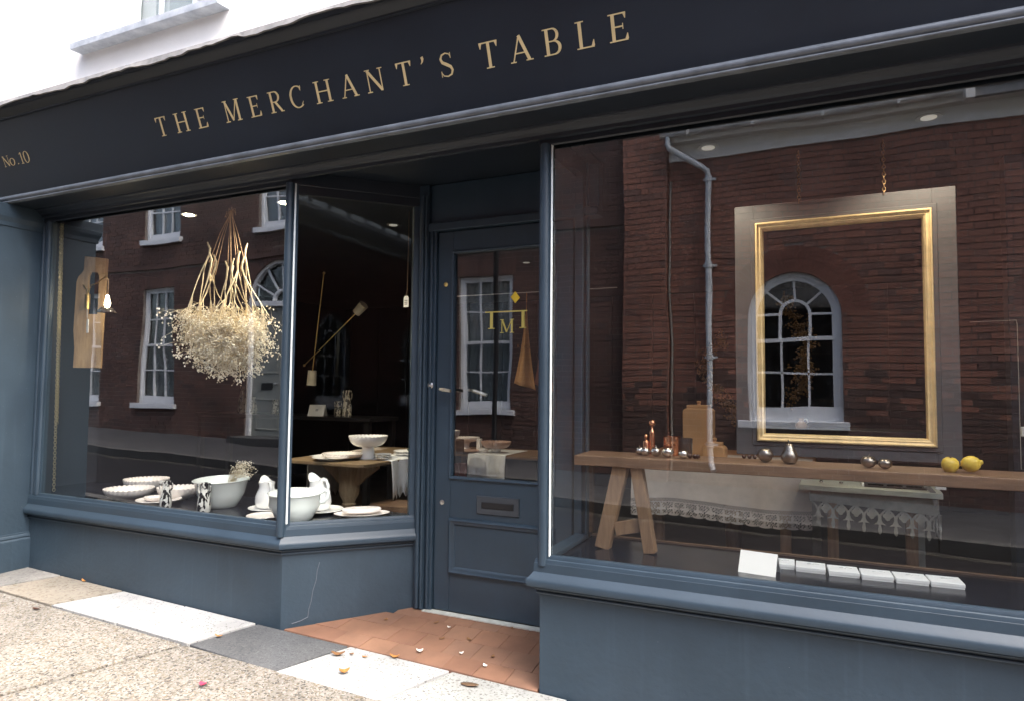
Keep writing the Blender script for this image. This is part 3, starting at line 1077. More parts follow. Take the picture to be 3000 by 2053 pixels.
# gold initials on the door glass
dg = lambda u, v, l: (u, .5135 - l, v)
m = MB()
P = [hbar(-1.632, -1.388, 1.694, 1.7005)]
put_text(m, P, dg)
for xc in (-1.594, -1.412):
    put_text(m, [hbar(xc - .0085, xc + .0085, 1.612, 1.695), hbar(xc - .02, xc + .02, 1.609, 1.6135)], dg, 2)
gp, adv = glyph('M')
put_text(m, [[(-1.545 + u * .074, 1.586 + v * .071) for u, v in p] for p in gp], dg, 5)
m.build('window_lettering', GOLDY, door)
m = MB().add([dg(-1.457, 1.800, .002), dg(-1.484, 1.772, .002), dg(-1.457, 1.738, .002), dg(-1.430, 1.766, .002)], [(0, 1, 2, 3)])
m.build('window_sticker', mat('yellow_sticker', (0.85, 0.60, 0.05), 0.5), door)
# interior shell
m = MB()
m.box(-6.6, 3.6, 5.4, 5.5, -.3, 2.7)
m.box(-6.6, -6.5, .1, 5.4, -.3, 2.7)
m.box(3.5, 3.6, .1, 5.4, -.3, 2.7)
m.box(-6.5, -4.605, .06, .12, -.3, 2.7)
m.box(2.5, 3.5, .06, .12, -.3, 2.7)
for k in range(20):
    m.box(-6.4 + k * .5, -6.385 + k * .5, 5.385, 5.4, .13, 2.5)
m.build('interior_wall', NAVYD, shop)
MB().box(-6.5, 3.5, .53, 5.4, -.3, .115).build('shop_floor', mat('dark_shop_floor', (0.030, 0.022, 0.016), 0.4, var=0.3), shop)
MB().box(-6.5, 3.5, .565, 5.4, 2.44, 2.5).build('shop_ceiling', NAVYD, shop)
MB().box(-6.5, -2.5, .03, .565, 2.43, 2.5).build('display_ceiling', NAVYD, shop)
MB().box(-1.0, 3.5, .03, .565, 2.43, 2.5).build('display_ceiling', NAVYD, shop)
m = MB()
m.vprism([(-4.9, .035), (-2.51, .035), (-2.10, .465), (-2.14, .62), (-4.9, .62)], .13, .585)
m.build('display_platform', PLAT, shop)
MB().box(-1.055, 2.5, .035, .565, .13, .583).build('display_platform', PLAT, shop)
MB().box(-1.055, 2.5, .566, .585, .13, .592).build('platform_edge', OAK, shop, bevel=.002)
MB().box(-4.93, -4.905, .03, .62, .13, 2.44).build('interior_wall', NAVYD, shop)

# ================================================================== ACROSS THE STREET (seen in the glass)
YB = -5.9
house = thing('brick_house', 'two storey red brick house with white sash windows and arched fanlight door', 'house', (-8, YB, .3))
hall = thing('brick_hall', 'low red brick hall with arched window, white eaves and grey gutter', 'hall', (1, YB, .1))


def wall_holes(mb, x0, x1, z0, z1, y0, y1, holes):
    xs = sorted({x0, x1, *[h[0] for h in holes], *[h[1] for h in holes]})
    zs = sorted({z0, z1, *[h[2] for h in holes], *[h[3] for h in holes]})
    for i in range(len(xs) - 1):
        for j in range(len(zs) - 1):
            cx, cz = (xs[i] + xs[i + 1]) / 2, (zs[j] + zs[j + 1]) / 2
            if any(h[0] < cx < h[1] and h[2] < cz < h[3] for h in holes):
                continue
            mb.box(xs[i], xs[i + 1], y0, y1, zs[j], zs[j + 1])


STR = MB().box(-.1065, .1065, -.02, .0, -.0315, .0315)
HEA = MB().box(-.050, .050, -.02, .0, -.0315, .0315)
STRm = STR.mesh('stretcher_brick', BRICKO)
HEAm = HEA.mesh('header_brick', BRICKO)


def bricks(parent, x0, x1, z0, z1, y, excl, single=None, budget=0, soot=-9):
    """Flemish bond; the wall faces +y"""
    stuff, dark = MB(), MB()
    zc, row = z0 + .0375, 0
    done = 0
    while zc < z1:
        x = x0 - (.169 if row % 2 else 0)
        k = 0
        while x < x1:
            L_ = .215 if k % 2 == 0 else .1025
            a, b = max(x, x0), min(x + L_, x1)
            for lo, hi in excl(zc):
                if a < hi and b > lo:
                    if a < lo:
                        b = lo
                    elif b > hi:
                        a = hi
                    else:
                        a = b
            if b - a > .03:
                dy = R.uniform(-.003, .004)
                whole = abs((b - a) - L_) < .001
                cx = (a + b) / 2
                if whole and done < budget and single and single(cx, zc):
                    o = bpy.data.objects.new('brick', STRm if k % 2 == 0 else HEAm)
                    COL.objects.link(o)
                    o.location = (cx, y + .008 + dy, zc)
                    o.parent = parent
                    o.matrix_parent_inverse = Matrix.Translation(-Vector(parent.location))
                    done += 1
                else:
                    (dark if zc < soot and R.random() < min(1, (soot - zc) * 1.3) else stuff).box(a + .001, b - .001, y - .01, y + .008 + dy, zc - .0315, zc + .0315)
            x += L_ + .010
            k += 1
        zc += .075
        row += 1
    if dark.v:
        dark.build('sooty_brickwork', BRICKD, parent, kind='stuff')
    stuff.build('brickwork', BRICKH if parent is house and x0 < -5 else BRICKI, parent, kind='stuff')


def sash(parent, xa, xb, za, zb, y, cols, rows, sill=True, arched=False):
    """white sliding sash window in a brick opening, facing +y"""
    w = MB()
    w.ring(xa, xb, za, zb, y - .11, [(0, 0), (0, .06), (.045, .06), (.045, .035), (.085, .035), (.085, .0)], side=1)
    zm = (za + zb) / 2
    w.box(xa + .07, xb - .07, y - .10, y - .055, zm - .022, zm + .022)
    w.box(xa + .05, xb - .05, y - .11, y - .06, za + .04, za + .13)
    for k in range(1, cols):
        x = xa + .085 + (xb - xa - .17) * k / cols
        w.box(x - .011, x + .011, y - .10, y - .07, za + .1, zb - .08)
    for k in range(1, rows):
        z = za + .13 + (zb - za - .215) * k / rows
        if abs(z - zm) > .06:
            w.box(xa + .08, xb - .08, y - .10, y - .072, z - .011, z + .011)
    win = w.build('window', WPAINT, parent)
    MB().box(xa + .07, xb - .07, y - .108, y - .103, za + .08, zb - .07).build('pane', PANE, win)
    c = MB()
    n = 40
    vs, fs = [], []
    for i in range(n + 1):
        x = xa + .02 + (xb - xa - .04) * i / n
        yy = y - .19 + .012 * math.sin(i * 1.9) + .006 * math.sin(i * .7)
        vs += [(x, yy, za + .02), (x, yy, zb - .02)]
    for i in range(n):
        fs.append((2 * i, 2 * i + 2, 2 * i + 3, 2 * i + 1))
    c.add(vs, fs)
    c.build('curtain', CURT, win)
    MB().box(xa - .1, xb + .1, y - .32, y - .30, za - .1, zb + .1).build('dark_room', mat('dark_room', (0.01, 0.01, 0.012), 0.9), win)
    if sill:
        MB().box(xa - .07, xb + .07, y - .10, y + .075, za - .085, za).build('window_sill', WPAINT, win, bevel=.004)
    return win


HX0, HX1 = -17.0, -2.36
LOW = [(-16.5, -15.6), (-13.86, -12.93), (-11.73, -10.82), (-5.40, -4.47)]
UPP = [(-16.5, -15.6), (-13.86, -12.93), (-11.69, -10.77), (-8.80, -7.86), (-5.40, -4.47)]
LZ, UZ = (.96, 3.09), (4.0, 5.85)
DCX, DR = -8.30, .70
DZ0, DSP = .40, 2.70
holes = [(a, b, *LZ) for a, b in LOW] + [(a, b, *UZ) for a, b in UPP] + [(DCX - DR, DCX + DR, 0, DSP + DR)]
m = MB()
wall_holes(m, HX0, HX1, -.3, 9.0, YB - .25, YB, holes)  # unseen upper wall made extra tall to cut sky light on the left riser
# corner infill of the door arch
N = 16
for sgn in (-1, 1):
    for i in range(N):
        t0, t1 = PI / 2 * i / N, PI / 2 * (i + 1) / N
        m.yprism([(DCX + sgn * DR * math.cos(t0), DSP + DR * math.sin(t0)), (DCX + sgn * DR * math.cos(t1), DSP + DR * math.sin(t1)), (DCX + sgn * DR * math.cos(t1), DSP + DR + .001), (DCX + sgn * DR * math.cos(t0), DSP + DR + .001)] if i < N else [], YB - .2, YB - .001)
m.build('wall', MORTAR, house)


def house_ex(z):
    r = []
    if LZ[0] - .085 < z < LZ[1] + .22:
        r += [(a - (.06 if z > LZ[1] else 0), b + (.06 if z > LZ[1] else 0)) for a, b in LOW]
        if z < LZ[0]:
            r = [(a - .07, b + .07) for a, b in LOW]
    if UZ[0] - .085 < z < UZ[1]:
        r += [(a, b) for a, b in UPP] if z > UZ[0] else [(a - .07, b + .07) for a, b in UPP]
    if 3.455 < z < 3.53:
        r += [(-100, 100)]
    ro = DR + .23
    if z < DSP:
        r.append((DCX - DR, DCX + DR))
    elif z < DSP + ro:
        h = math.sqrt(max(0, ro * ro - (z - DSP) ** 2))
        r.append((DCX - h, DCX + h))
    return r


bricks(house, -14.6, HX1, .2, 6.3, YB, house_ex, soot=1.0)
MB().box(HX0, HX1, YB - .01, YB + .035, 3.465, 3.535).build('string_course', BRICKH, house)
m = MB()
for a, b in LOW:                       # gauged flat arches over the lower windows
    nn = 13
    for i in range(nn):
        x0 = a - .06 + (b - a + .12) * i / nn
        x1 = a - .06 + (b - a + .12) * (i + 1) / nn
        m.box(x0 + .002, x1 - .002, YB - .01, YB + .009, LZ[1] + .003, LZ[1] + .215)
nn = 26
for i in range(nn):
    t0, t1 = PI * i / nn + .006, PI * (i + 1) / nn - .006
    m.yprism([(DCX + r * math.cos(t), DSP + r * math.sin(t)) for r, t in ((DR, t0), (DR + .225, t0), (DR + .225, t1), (DR, t1))], YB - .01, YB + .009)
m.build('brick_arch', BRICKH, house, kind='stuff')
for a, b in LOW:
    sash(house, a, b, *LZ, YB, 3, 4)
for a, b in UPP:
    sash(house, a, b, *UZ, YB, 3, 4)
# front door with fanlight
d = MB()
d.box(DCX - DR, DCX - DR + .07, YB - .14, YB - .03, DZ0, DSP)
d.box(DCX + DR - .07, DCX + DR, YB - .14, YB - .03, DZ0, DSP)
d.box(DCX - DR, DCX + DR, YB - .14, YB - .02, DSP - .06, DSP + .03)
n = 24
for (r0, r1, yy) in ((DR - .07, DR, -.03), (.19, .23, -.06)):
    for i in range(n):
        t0, t1 = PI * i / n, PI * (i + 1) / n
        d.yprism([(DCX + r * math.cos(t), DSP + .02 + r * math.sin(t)) for r, t in ((r0, t0), (r1, t0), (r1, t1), (r0, t1))], YB - .12, YB + yy)
for t in (30, 60, 90, 120, 150):
    c_, s_ = math.cos(rad(t)), math.sin(rad(t))
    d.beam((DCX + .22 * c_, YB - .08, DSP + .02 + .22 * s_), (DCX + (DR - .06) * c_, YB - .08, DSP + .02 + (DR - .06) * s_), .028, .028, up=(0, 1, 0))
dfr = d.build('fanlight', WPAINT, house)
MB().box(DCX - DR, DCX + DR, YB - .115, YB - .11, DSP, DSP + DR).build('pane', PANE, dfr)
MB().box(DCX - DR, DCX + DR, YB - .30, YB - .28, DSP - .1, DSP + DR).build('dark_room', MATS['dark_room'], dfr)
for sgn in (-1, 1):
    xa, xb = (DCX - DR + .07, DCX - .003) if sgn < 0 else (DCX + .003, DCX + DR - .07)
    lf = MB().box(xa, xb, YB - .13, YB - .085, DZ0 + .05, DSP - .06)
    leaf = lf.build('front_door', DOORG, house, bevel=.003)
    for z0, z1 in ((.55, 1.08), (1.52, 2.0), (2.05, 2.56)):
        MB().ring(xa + .09, xb - .09, z0, z1, YB - .085, [(0, 0), (.004, .012), (.02, .012), (.03, -.01), (.035, -.004)], side=1).build('door_panel', DOORG, leaf)
    k = MB().lathe([(.012, 0), (.014, .03), (.028, .045), (.030, .06), (.018, .072), (.002, .075)], (DCX + sgn * .10, YB - .085, 1.33), 14, M=Matrix.Rotation(rad(-90), 3, 'X'))
    k.build('door_knob', STEEL, leaf, smooth=True)
    if sgn < 0:
        MB().box(DCX - .42, DCX - .20, YB - .087, YB - .072, 1.24, 1.36).build('letter_plate', BLACK, leaf, bevel=.003)
MB().box(DCX - DR - .1, DCX + DR + .1, YB - .1, YB + .28, .2, DZ0 + .05).build('doorstep', KERB, house, bevel=.008)
MB().box(HX0 - .2, HX1 + .2, YB - 4, YB + .3, 8.9, 9.1).build('eaves', WPAINT, house)  # out of view, raised with the wall top to block sky light
MB().add([(HX0 - .2, YB + .3, 9.1), (HX1 + .2, YB + .3, 9.1), (HX1 + .2, YB - 4, 11.5), (HX0 - .2, YB - 4, 11.5)], [(0, 1, 2, 3)]).build('roof', SLATE, house)

# brick pier between house and hall
px0, px1, py = -2.36, -1.80, YB + .10
m = MB().box(px0, px1, YB - .25, py, -.3, 6.3)
m.build('wall', MORTAR, house)
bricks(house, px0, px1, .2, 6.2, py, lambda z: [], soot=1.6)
m = MB()
z = .2
row = 0
while z < 6.4:
    m.box(px1 - .01, px1 + .008, YB - .02 + (.0 if row % 2 else .04), py - .004, z, z + .063)
    z += .075
    row += 1
m.build('brick_return', BRICKI, house)
MB().tube([(px1 + .035, YB + .02, .3), (px1 + .035, YB + .02, 3.95)], .014, 8).build('mortar_fillet', mat('pale_fillet', (0.33, 0.31, 0.27), 0.9, var=0.4, vs=8), house)

# hall
AR, ASP, AZ0 = .510, 2.20, .96
AXS = [-.336, 2.60, 5.54, 8.48]
m = MB()
wall_holes(m, -1.80, 18.0, -.8, 4.25, YB - .25, YB, [(ax - AR, ax + AR, AZ0 - .085, ASP + AR) for ax in AXS])
for ax in AXS:
    for sgn in (-1, 1):
        for i in range(N):
            t0, t1 = PI / 2 * i / N, PI / 2 * (i + 1) / N
            m.yprism([(ax + sgn * AR * math.cos(t0), ASP + AR * math.sin(t0)), (ax + sgn * AR * math.cos(t1), ASP + AR * math.sin(t1)),
                      (ax + sgn * AR * math.cos(t1), ASP + AR + .001), (ax + sgn * AR * math.cos(t0), ASP + AR + .001)], YB - .2, YB - .001)
m.build('wall', MORTAR, hall)
ro = AR + .31


def hall_ex(z):
    r = []
    for ax in AXS:
        if AZ0 - .085 <= z < AZ0:
            r.append((ax - AR - .12, ax + AR + .06))
        elif AZ0 <= z < ASP:
            r.append((ax - AR, ax + AR))
        elif ASP <= z < ASP + ro:
            h = math.sqrt(ro * ro - (z - ASP) ** 2)
            r.append((ax - h, ax + h))
    return r


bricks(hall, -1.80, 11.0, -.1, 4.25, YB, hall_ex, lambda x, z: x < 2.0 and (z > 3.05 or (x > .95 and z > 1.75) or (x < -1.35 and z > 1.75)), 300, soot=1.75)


def arched_window(ax):
    m = MB()
    nn = 34
    for i in range(nn):
        t0, t1 = PI * i / nn + .005, PI * (i + 1) / nn - .005
        for r0, r1 in ((AR, AR + .15), (AR + .156, AR + .31)):
            m.yprism([(ax + r * math.cos(t), ASP + r * math.sin(t)) for r, t in ((r0, t0), (r1, t0), (r1, t1), (r0, t1))], YB - .01, YB + .009)
    m.build('brick_arch', RUBBED, hall, kind='stuff')
    w = MB()
    yy = YB - .06
    n = 32
    for r0, r1, ya, yb_ in ((AR - .055, AR, yy - .06, yy + .015), (AR - .10, AR - .055, yy - .05, yy - .005), (.150, .185, yy - .045, yy - .015)):
        for i in range(n):
            t0, t1 = PI * i / n, PI * (i + 1) / n
            w.yprism([(ax + r * math.cos(t), ASP + r * math.sin(t)) for r, t in ((r0, t0), (r1, t0), (r1, t1), (r0, t1))], ya, yb_)
    for sgn in (-1, 1):
        a, b = sorted((ax + sgn * AR, ax + sgn * (AR - .055)))
        w.box(a, b, yy - .06, yy + .015, AZ0, ASP)
        a, b = sorted((ax + sgn * (AR - .055), ax + sgn * (AR - .10)))
        w.box(a, b, yy - .05, yy - .005, AZ0, ASP)
        a, b = sorted((ax + sgn * .150, ax + sgn * .185))
        w.box(a, b, yy - .045, yy - .015, 1.90, ASP)
        x = ax + sgn * .150
        w.box(x - .013, x + .013, yy - .045, yy - .018, AZ0 + .12, 1.90)
        a, b = sorted((ax + sgn * .185, ax + sgn * (AR - .09)))
        w.box(a, b, yy - .045, yy - .017, ASP - .014, ASP + .014)
        c_, s_ = math.cos(rad(90 - sgn * 48)), math.sin(rad(90 - sgn * 48))
        w.beam((ax + .17 * c_, yy - .03, ASP + .17 * s_), (ax + (AR - .09) * c_, yy - .03, ASP + (AR - .09) * s_), .026, .026, up=(0, 1, 0))
    w.beam((ax, yy - .03, ASP + .17), (ax, yy - .03, ASP + AR - .08), .026, .026, up=(0, 1, 0))
    w.box(ax - AR + .05, ax + AR - .05, yy - .05, yy - .002, 1.875, 1.92)
    w.box(ax - AR + .09, ax + AR - .09, yy - .045, yy - .018, 1.49, 1.515)
    w.box(ax - AR + .05, ax + AR - .05, yy - .05, yy + .005, AZ0, AZ0 + .155)
    win = w.build('arched_window', WPAINT, hall)
    MB().box(ax - AR + .05, ax + AR - .05, yy - .06, yy - .055, AZ0 + .1, ASP + AR).build('pane', PANE, win)
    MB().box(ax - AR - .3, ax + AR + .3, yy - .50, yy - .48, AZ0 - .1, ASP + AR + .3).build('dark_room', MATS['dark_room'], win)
    MB().box(ax - AR - .12, ax + AR + .06, YB - .12, YB + .09, AZ0 - .085, AZ0).build('window_sill', WPAINT, win, bevel=.006)


for ax in AXS:
    arched_window(ax)
EV = mat('stained_white_eaves', (0.84, 0.83, 0.80), 0.6, var=1, vs=3.0, col2=(0.66, 0.64, 0.58), bump=0.2)
MB().box(-1.78, 18.0, YB + .012, YB + .035, 4.20, 4.41).build('frieze_board', EV, hall, bevel=.004)
MB().box(-1.76, 18.0, YB + .036, YB + .16, 4.395, 4.415).build('eaves_soffit', EV, hall)
MB().box(-1.76, 18.0, YB + .162, YB + .185, 4.385, 4.50).build('eaves_board', EV, hall, bevel=.004)
g_ = MB()
gp_ = [(.250 + .055 * math.cos(t), 4.49 + .055 * math.sin(t)) for t in [PI + PI * k / 10 for k in range(11)]]
gp_ += [(.250 + .05 * math.cos(t), 4.49 + .05 * math.sin(t)) for t in [2 * PI - PI * k / 10 for k in range(11)]]
g_.sweep(gp_, [(1.34, YB), (-1.86, YB)])
for x in (-1.5, -.75, .0, .75):
    g_.box(x - .012, x + .012, YB + .190, YB + .312, 4.428, 4.50)
g_.build('gutter', mat('grey_gutter', (0.60, 0.61, 0.60), 0.5, var=0.3, vs=6), hall, smooth=40)
MB().box(1.36, 1.44, YB + .15, YB + .32, 4.36, 4.75).build('eaves_bracket', EV, hall, bevel=.004)
MB().box(1.44, 18.0, YB + .187, YB + .25, 4.39, 4.49).build('lead_sill', LEAD, hall, bevel=.004)
MB().box(1.46, 18.0, YB + .15, YB + .28, 4.50, 4.60).build('rooflight_frame', WSILL, hall, bevel=.004)
m = MB()
for k in range(27):
    x = 1.46 + k * .6
    m.box(x, x + .05, YB + .17, YB + .23, 4.60, 5.3)
m.box(1.46, 18.0, YB + .15, YB + .24, 5.3, 5.38)
rl = m.build('rooflight', WSILL, hall)
MB().box(1.46, 18.0, YB + .19, YB + .196, 4.60, 5.3).build('pane', PANE, rl)
MB().add([(-1.78, YB + .24, 4.51), (1.35, YB + .24, 4.51), (1.38, YB - 3.5, 6.4), (-1.78, YB - 3.5, 6.4)], [(0, 1, 2, 3)]).build('roof', SLATE, hall)
dpv = mat('grey_downpipe_paint', (0.62, 0.65, 0.66), 0.45, var=0.12, vs=10)
dn = MB()
dn.tube([(-1.76, YB + .25, 4.45), (-1.76, YB + .25, 4.36), (-1.74, YB + .24, 4.31), (-1.36, YB + .11, 4.07), (-1.30, YB + .09, 4.02), (-1.29, YB + .075, 3.96), (-1.29, YB + .075, .42), (-1.26, YB + .13, .34)], .036, 14)
for z in (3.88, 2.78, 1.66, .62):
    dn.tube([(-1.29, YB + .075, z), (-1.29, YB + .075, z + .07)], .044, 14)
    dn.box(-1.36, -1.20, YB + .01, YB + .05, z + .02, z + .05)
pipe = dn.build('downpipe', dpv, None, smooth=40)
tag(pipe, 'pale grey downpipe with swan neck on brick wall beside arched window', 'downpipe')

lamp = thing('street_lamp', 'slim black street lamp post on the far kerb', 'lamp post', (-4.17, -4.72, ground(-4.17, 0) - .02))
lz = lamp.location.z
MB().lathe([(.085, -.05), (.085, .35), (.05, .42), (.036, .5), (.032, 3.4), (.045, 3.43), (.02, 3.5)], (-4.17, -4.72, lz), 14).build('post', BLACK, lamp, smooth=40)
MB().lathe([(.06, 3.5), (.13, 3.85), (.14, 3.87), (.02, 4.02)], (-4.17, -4.72, lz), 6).build('lantern', mat('lantern_glass', (0.3, 0.3, 0.3), 0.2), lamp)

# ================================================================== CEILING DOWNLIGHTS
def downlight(x, y, z, label, lit, power):
    t = thing('ceiling_downlight', label, 'downlight', (x, y, z), group='round downlights in the display ceilings')
    MB().lathe([(.030, -.002), (.048, -.004), (.050, .0), (.030, .001)], (x, y, z - .002), 24).build('trim_ring', WPAINT if lit else GREYB, t, smooth=40)
    MB().lathe([(.001, -.006), (.030, -.006), (.030, -.003), (.001, -.003)], (x, y, z - .001), 24).build('lens', LEDL if lit else LEDD, t)
    if power:
        l = bpy.data.lights.new('downlight_beam', 'SPOT')
        l.energy = power
        l.color = (1.0, 0.86, 0.66)
        l.spot_size = rad(132)
        l.spot_blend = 0.6
        l.shadow_soft_size = .03
        lo = bpy.data.objects.new('downlight_beam', l)
        COL.objects.link(lo)
        lo.location = (0, 0, -.012)
        lo.parent = t
    return t


downlight(-3.825, .453, 2.43, 'lit round downlight over the left window bowls', True, 16)
downlight(-3.014, .480, 2.43, 'lit round downlight next to the left window corner post', True, 18)
downlight(-.483, .53, 2.43, 'dim round downlight above left part of right window', False, 7)
downlight(.398, .53, 2.43, 'dim round downlight above the gold frame in right window', False, 7)
downlight(-2.75, 1.25, 2.44, 'faint round downlight in dark ceiling behind the angled pane', False, 4)
downlight(-2.45, 2.9, 2.44, 'round downlight over the table seen through the door', False, 7)
downlight(.274, 2.367, 2.44, 'pale round downlight seen through top of the gold frame', False, 6)

# ================================================================== LEFT WINDOW DISPLAY
ZP = .585


def bowl_prof(r, h, foot=.35, t=.010):
    out = [(r * foot, 0), (r * foot, .006)]
    for i in range(1, 9):
        u = i / 8
        out.append((r * (foot + (1 - foot) * math.sin(u * PI / 2) ** .9), .006 + (h - .006) * (1 - math.cos(u * PI / 2))))
    inn = [(max(.001, a - t), b + (0 if i == len(out) - 1 else t * .6)) for i, (a, b) in enumerate(out)][::-1]
    return out + inn[:-1] + [(.001, t)]


def scallop(r, h, k, amp=.05):
    def f(rr, z, t, i):
        w = max(0, min(1, (z / h - .25) / .75))
        c = abs(math.cos(t * k / 2))
        return rr * (1 + amp * w * (c - .6)), z + h * .10 * w * (c - .6)
    return f


def fluted(x, y, z, r, h, k, label, m=CREAMC, name='scalloped_bowl', cat='bowl', foot=.35):
    o = MB().lathe(bowl_prof(r, h, foot), (0, 0, 0), max(48, k * 4), scallop(r, h, k)).build(name, m, smooth=60)
    o.location = (x, y, z)
    return tag(o, label, cat, 'scalloped ceramic ware')


fluted(-3.975, .215, ZP, .142, .068, 30, 'cream scalloped bowl at far left of the left window')
fluted(-4.15, .465, ZP, .138, .085, 34, 'deeper cream scalloped bowl standing behind two others at left')
fluted(-3.70, .35, ZP, .122, .076, 28, 'cream scalloped bowl behind the single spotted jug')
p = MB().lathe([(.07, 0), (.075, .004), (.118, .022), (.126, .028), (.124, .031), (.115, .027), (.07, .010), (.001, .009)], (0, 0, 0), 48).build('dish', CREAMC, smooth=60)
p.location = (-3.655, .18, ZP)
tag(p, 'flat cream dish under a small scalloped dish at left window', 'dish')
fluted(-3.69, .18, ZP + .012, .060, .030, 20, 'small scalloped dish resting on the flat cream dish', name='small_dish', cat='dish')


def spotted(x, y, s, rz, label, m, z=ZP, h=.172):
    pr = [(.033, 0), (.037, .01), (.037, .04), (.034, .08), (.027, .108), (.020, .130), (.019, .15), (.0205, .165), (.019, .172), (.014, .172), (.014, .15), (.001, .10)]
    t = thing('spotted_jug', label, 'jug', (x, y, z), rz, 'black and white glazed jugs')
    t.scale = (s, s, s * h / .172)
    MB().lathe(pr, (0, 0, 0), 28).build('body', m, t, smooth=60, local=True)
    for sg in (1, -1):
        MB().tube([(sg * .016, 0, .164), (sg * .030, 0, .166), (sg * .036, 0, .152), (sg * .036, 0, .126), (sg * .028, 0, .108)], .0055, 8).build('handle', m, t, smooth=True, local=True)
    return t


spotted(-3.52, .12, .90, rad(50), 'black and white spotted jug in front of cream bowls', SPOT)
spotted(-3.205, .12, 1.0, rad(20), 'black and white spotted jug before the large white bowl', SPOT, h=.165)


def big_bowl(x, y, r, h, label, handle, rz=0):
    t = thing('large_white_bowl', label, 'bowl', (x, y, ZP), rz, 'large white ceramic bowls')
    pr = [(.085, 0), (.092, .006), (.105, .03), (.132, .08), (r - .012, h - .012), (r, h), (r - .006, h + .002), (r - .014, h - .012), (.125, .08), (.095, .03), (.001, .014)]
    MB().lathe(pr, (0, 0, 0), 56, lambda a, z, u, i: (a * (1 + .012 * math.sin(2 * u + 1)), z + (z / h) ** 3 * .006 * math.sin(u))).build('body', CERAMG, t, smooth=60, local=True)
    if handle:
        MB().tube([(r - .012, 0, h - .004), (r + .014, 0, h + .012), (r + .030, 0, h + .002), (r + .030, 0, h - .028), (r + .008, 0, h - .052), (r - .022, 0, h - .054)], [.011, .012, .0115, .0115, .012, .012], 10).build('handle', CERAMG, t, smooth=True, local=True)
    else:
        MB().tube([(r * .55 * math.cos(a), r * .8 + .012 * math.sin(a * 1), h - .012 + .022 * math.sin(a)) for a in [PI * k / 10 for k in range(11)]], .005, 8).build('handle', CERAMG, t, smooth=True, local=True)
    return t


big_bowl(-3.265, .29, .160, .160, 'large white bowl holding a dried flower sprig', False)
big_bowl(-2.60, .185, .142, .145, 'large white handled bowl next to the corner post', True, rad(35))


def pitcher(x, y, s, rz, label, z=ZP):
    t = thing('white_pitcher', label, 'jug', (x, y, z), rz, 'white ceramic pitchers')
    t.scale = (s, s, s)
    def md(r, zz, u, i):
        w = max(0, (zz - .09) / .08)
        sp = max(0, math.cos(u)) ** 6
        bk = max(0, -math.cos(u)) ** 2
        return r * (1 + .55 * w * sp), zz + w * (.030 * sp - .012 * abs(math.sin(u)) + .012 * bk)
    pr = [(.055, 0), (.062, .006), (.070, .035), (.068, .07), (.055, .105), (.047, .125), (.046, .145), (.050, .165), (.044, .165), (.041, .145), (.001, .10)]
    MB().lathe(pr, (0, 0, 0), 44, md).build('body', CERAM, t, smooth=60, local=True)
    MB().tube([(-.044, 0, .158), (-.072, 0, .160), (-.090, 0, .135), (-.088, 0, .095), (-.066, 0, .062)], .008, 10).build('handle', CERAM, t, smooth=True, local=True)
    return t


pitcher(-2.965, .35, .92, rad(150), 'white pitcher left of the handled bowl standing on a plate', ZP + .012)
pitcher(-2.66, .44, 1.05, rad(165), 'white pitcher standing behind the handled bowl', ZP + .012)


def plate(x, y, r, label, z=ZP, m=CERAM, h=.016, n=44, name='plate', sx=1.0, rz=0, grp='white plates on display'):
    o = MB().lathe([(r * .6, 0), (r * .62, .003), (r * .95, h - .003), (r, h), (r * .985, h + .002), (r * .93, h - .001), (r * .6, .006), (.001, .006)], (0, 0, 0), n).build(name, m, smooth=60)
    o.location = (x, y, z)
    o.scale = (sx, 1, 1)
    o.rotation_euler = (0, 0, rz)
    return tag(o, label, 'plate', grp)


plate(-2.93, .335, .115, 'white plate under the left hand white pitcher')
plate(-2.79, .165, .098, 'low flat plate near the glass left of handled bowl', h=.011, m=CREAMC)
plate(-2.64, .43, .135, 'wide white plate under the pitcher behind the handled bowl')
fo = thing('folded_platter', 'cream oval platter next to the angled pane', 'platter', (-2.345, .435, ZP), rad(40))
MB().lathe([(.10, 0), (.105, .004), (.150, .016), (.152, .019), (.145, .018), (.10, .008), (.001, .008)], (0, 0, 0), 48, lambda r, z, u, i: (r * (1 + .02 * math.sin(3 * u)), z)).build('dish', CREAMC, fo, smooth=60, local=True)
fo.scale = (1.0, .62, 1.0)
o = MB().lathe([(.085, 0), (.105, .006), (.108, .018), (.100, .026), (.07, .024), (.03, .022), (.001, .022)], (0, 0, 0), 44, lambda r, z, u, i: (r * (1 + .03 * math.sin(2 * u)), z)).build('folded_dish', CREAMC, smooth=60)
o.location = (-2.355, .445, ZP + .019)
o.scale = (1, .5, 1)
o.rotation_euler = (0, 0, rad(40))
tag(o, 'cream folded oval dish resting on the oval platter', 'dish')

# sprig in the bowl
sp = thing('dried_sprig', 'small dried brown flower sprig leaning out of the white bowl', 'dried flowers', (-3.175, .305, .73))
m, m2 = MB(), MB()
for i in range(46):
    a, b = R.uniform(-.5, .9), R.uniform(-.6, .6)
    p0 = Vector((-3.215 + R.uniform(-.01, .02), .305 + R.uniform(-.02, .02), .70))
    p2 = p0 + Vector((.09 + .08 * a, .05 * b, .115 + .035 * math.sin(i)))
    p1 = (p0 + p2) / 2 + Vector((-.01, 0, .02))
    m.tube([p0, p1, p2], .0011, 3)
    for k in range(7):
        m2.octa(p2 + Vector((R.uniform(-.02, .02), R.uniform(-.02, .02), R.uniform(-.02, .015))), R.uniform(.0022, .004))
m.build('stem', DRYS, sp)
m2.build('flower_head', DRY, sp, kind='stuff')

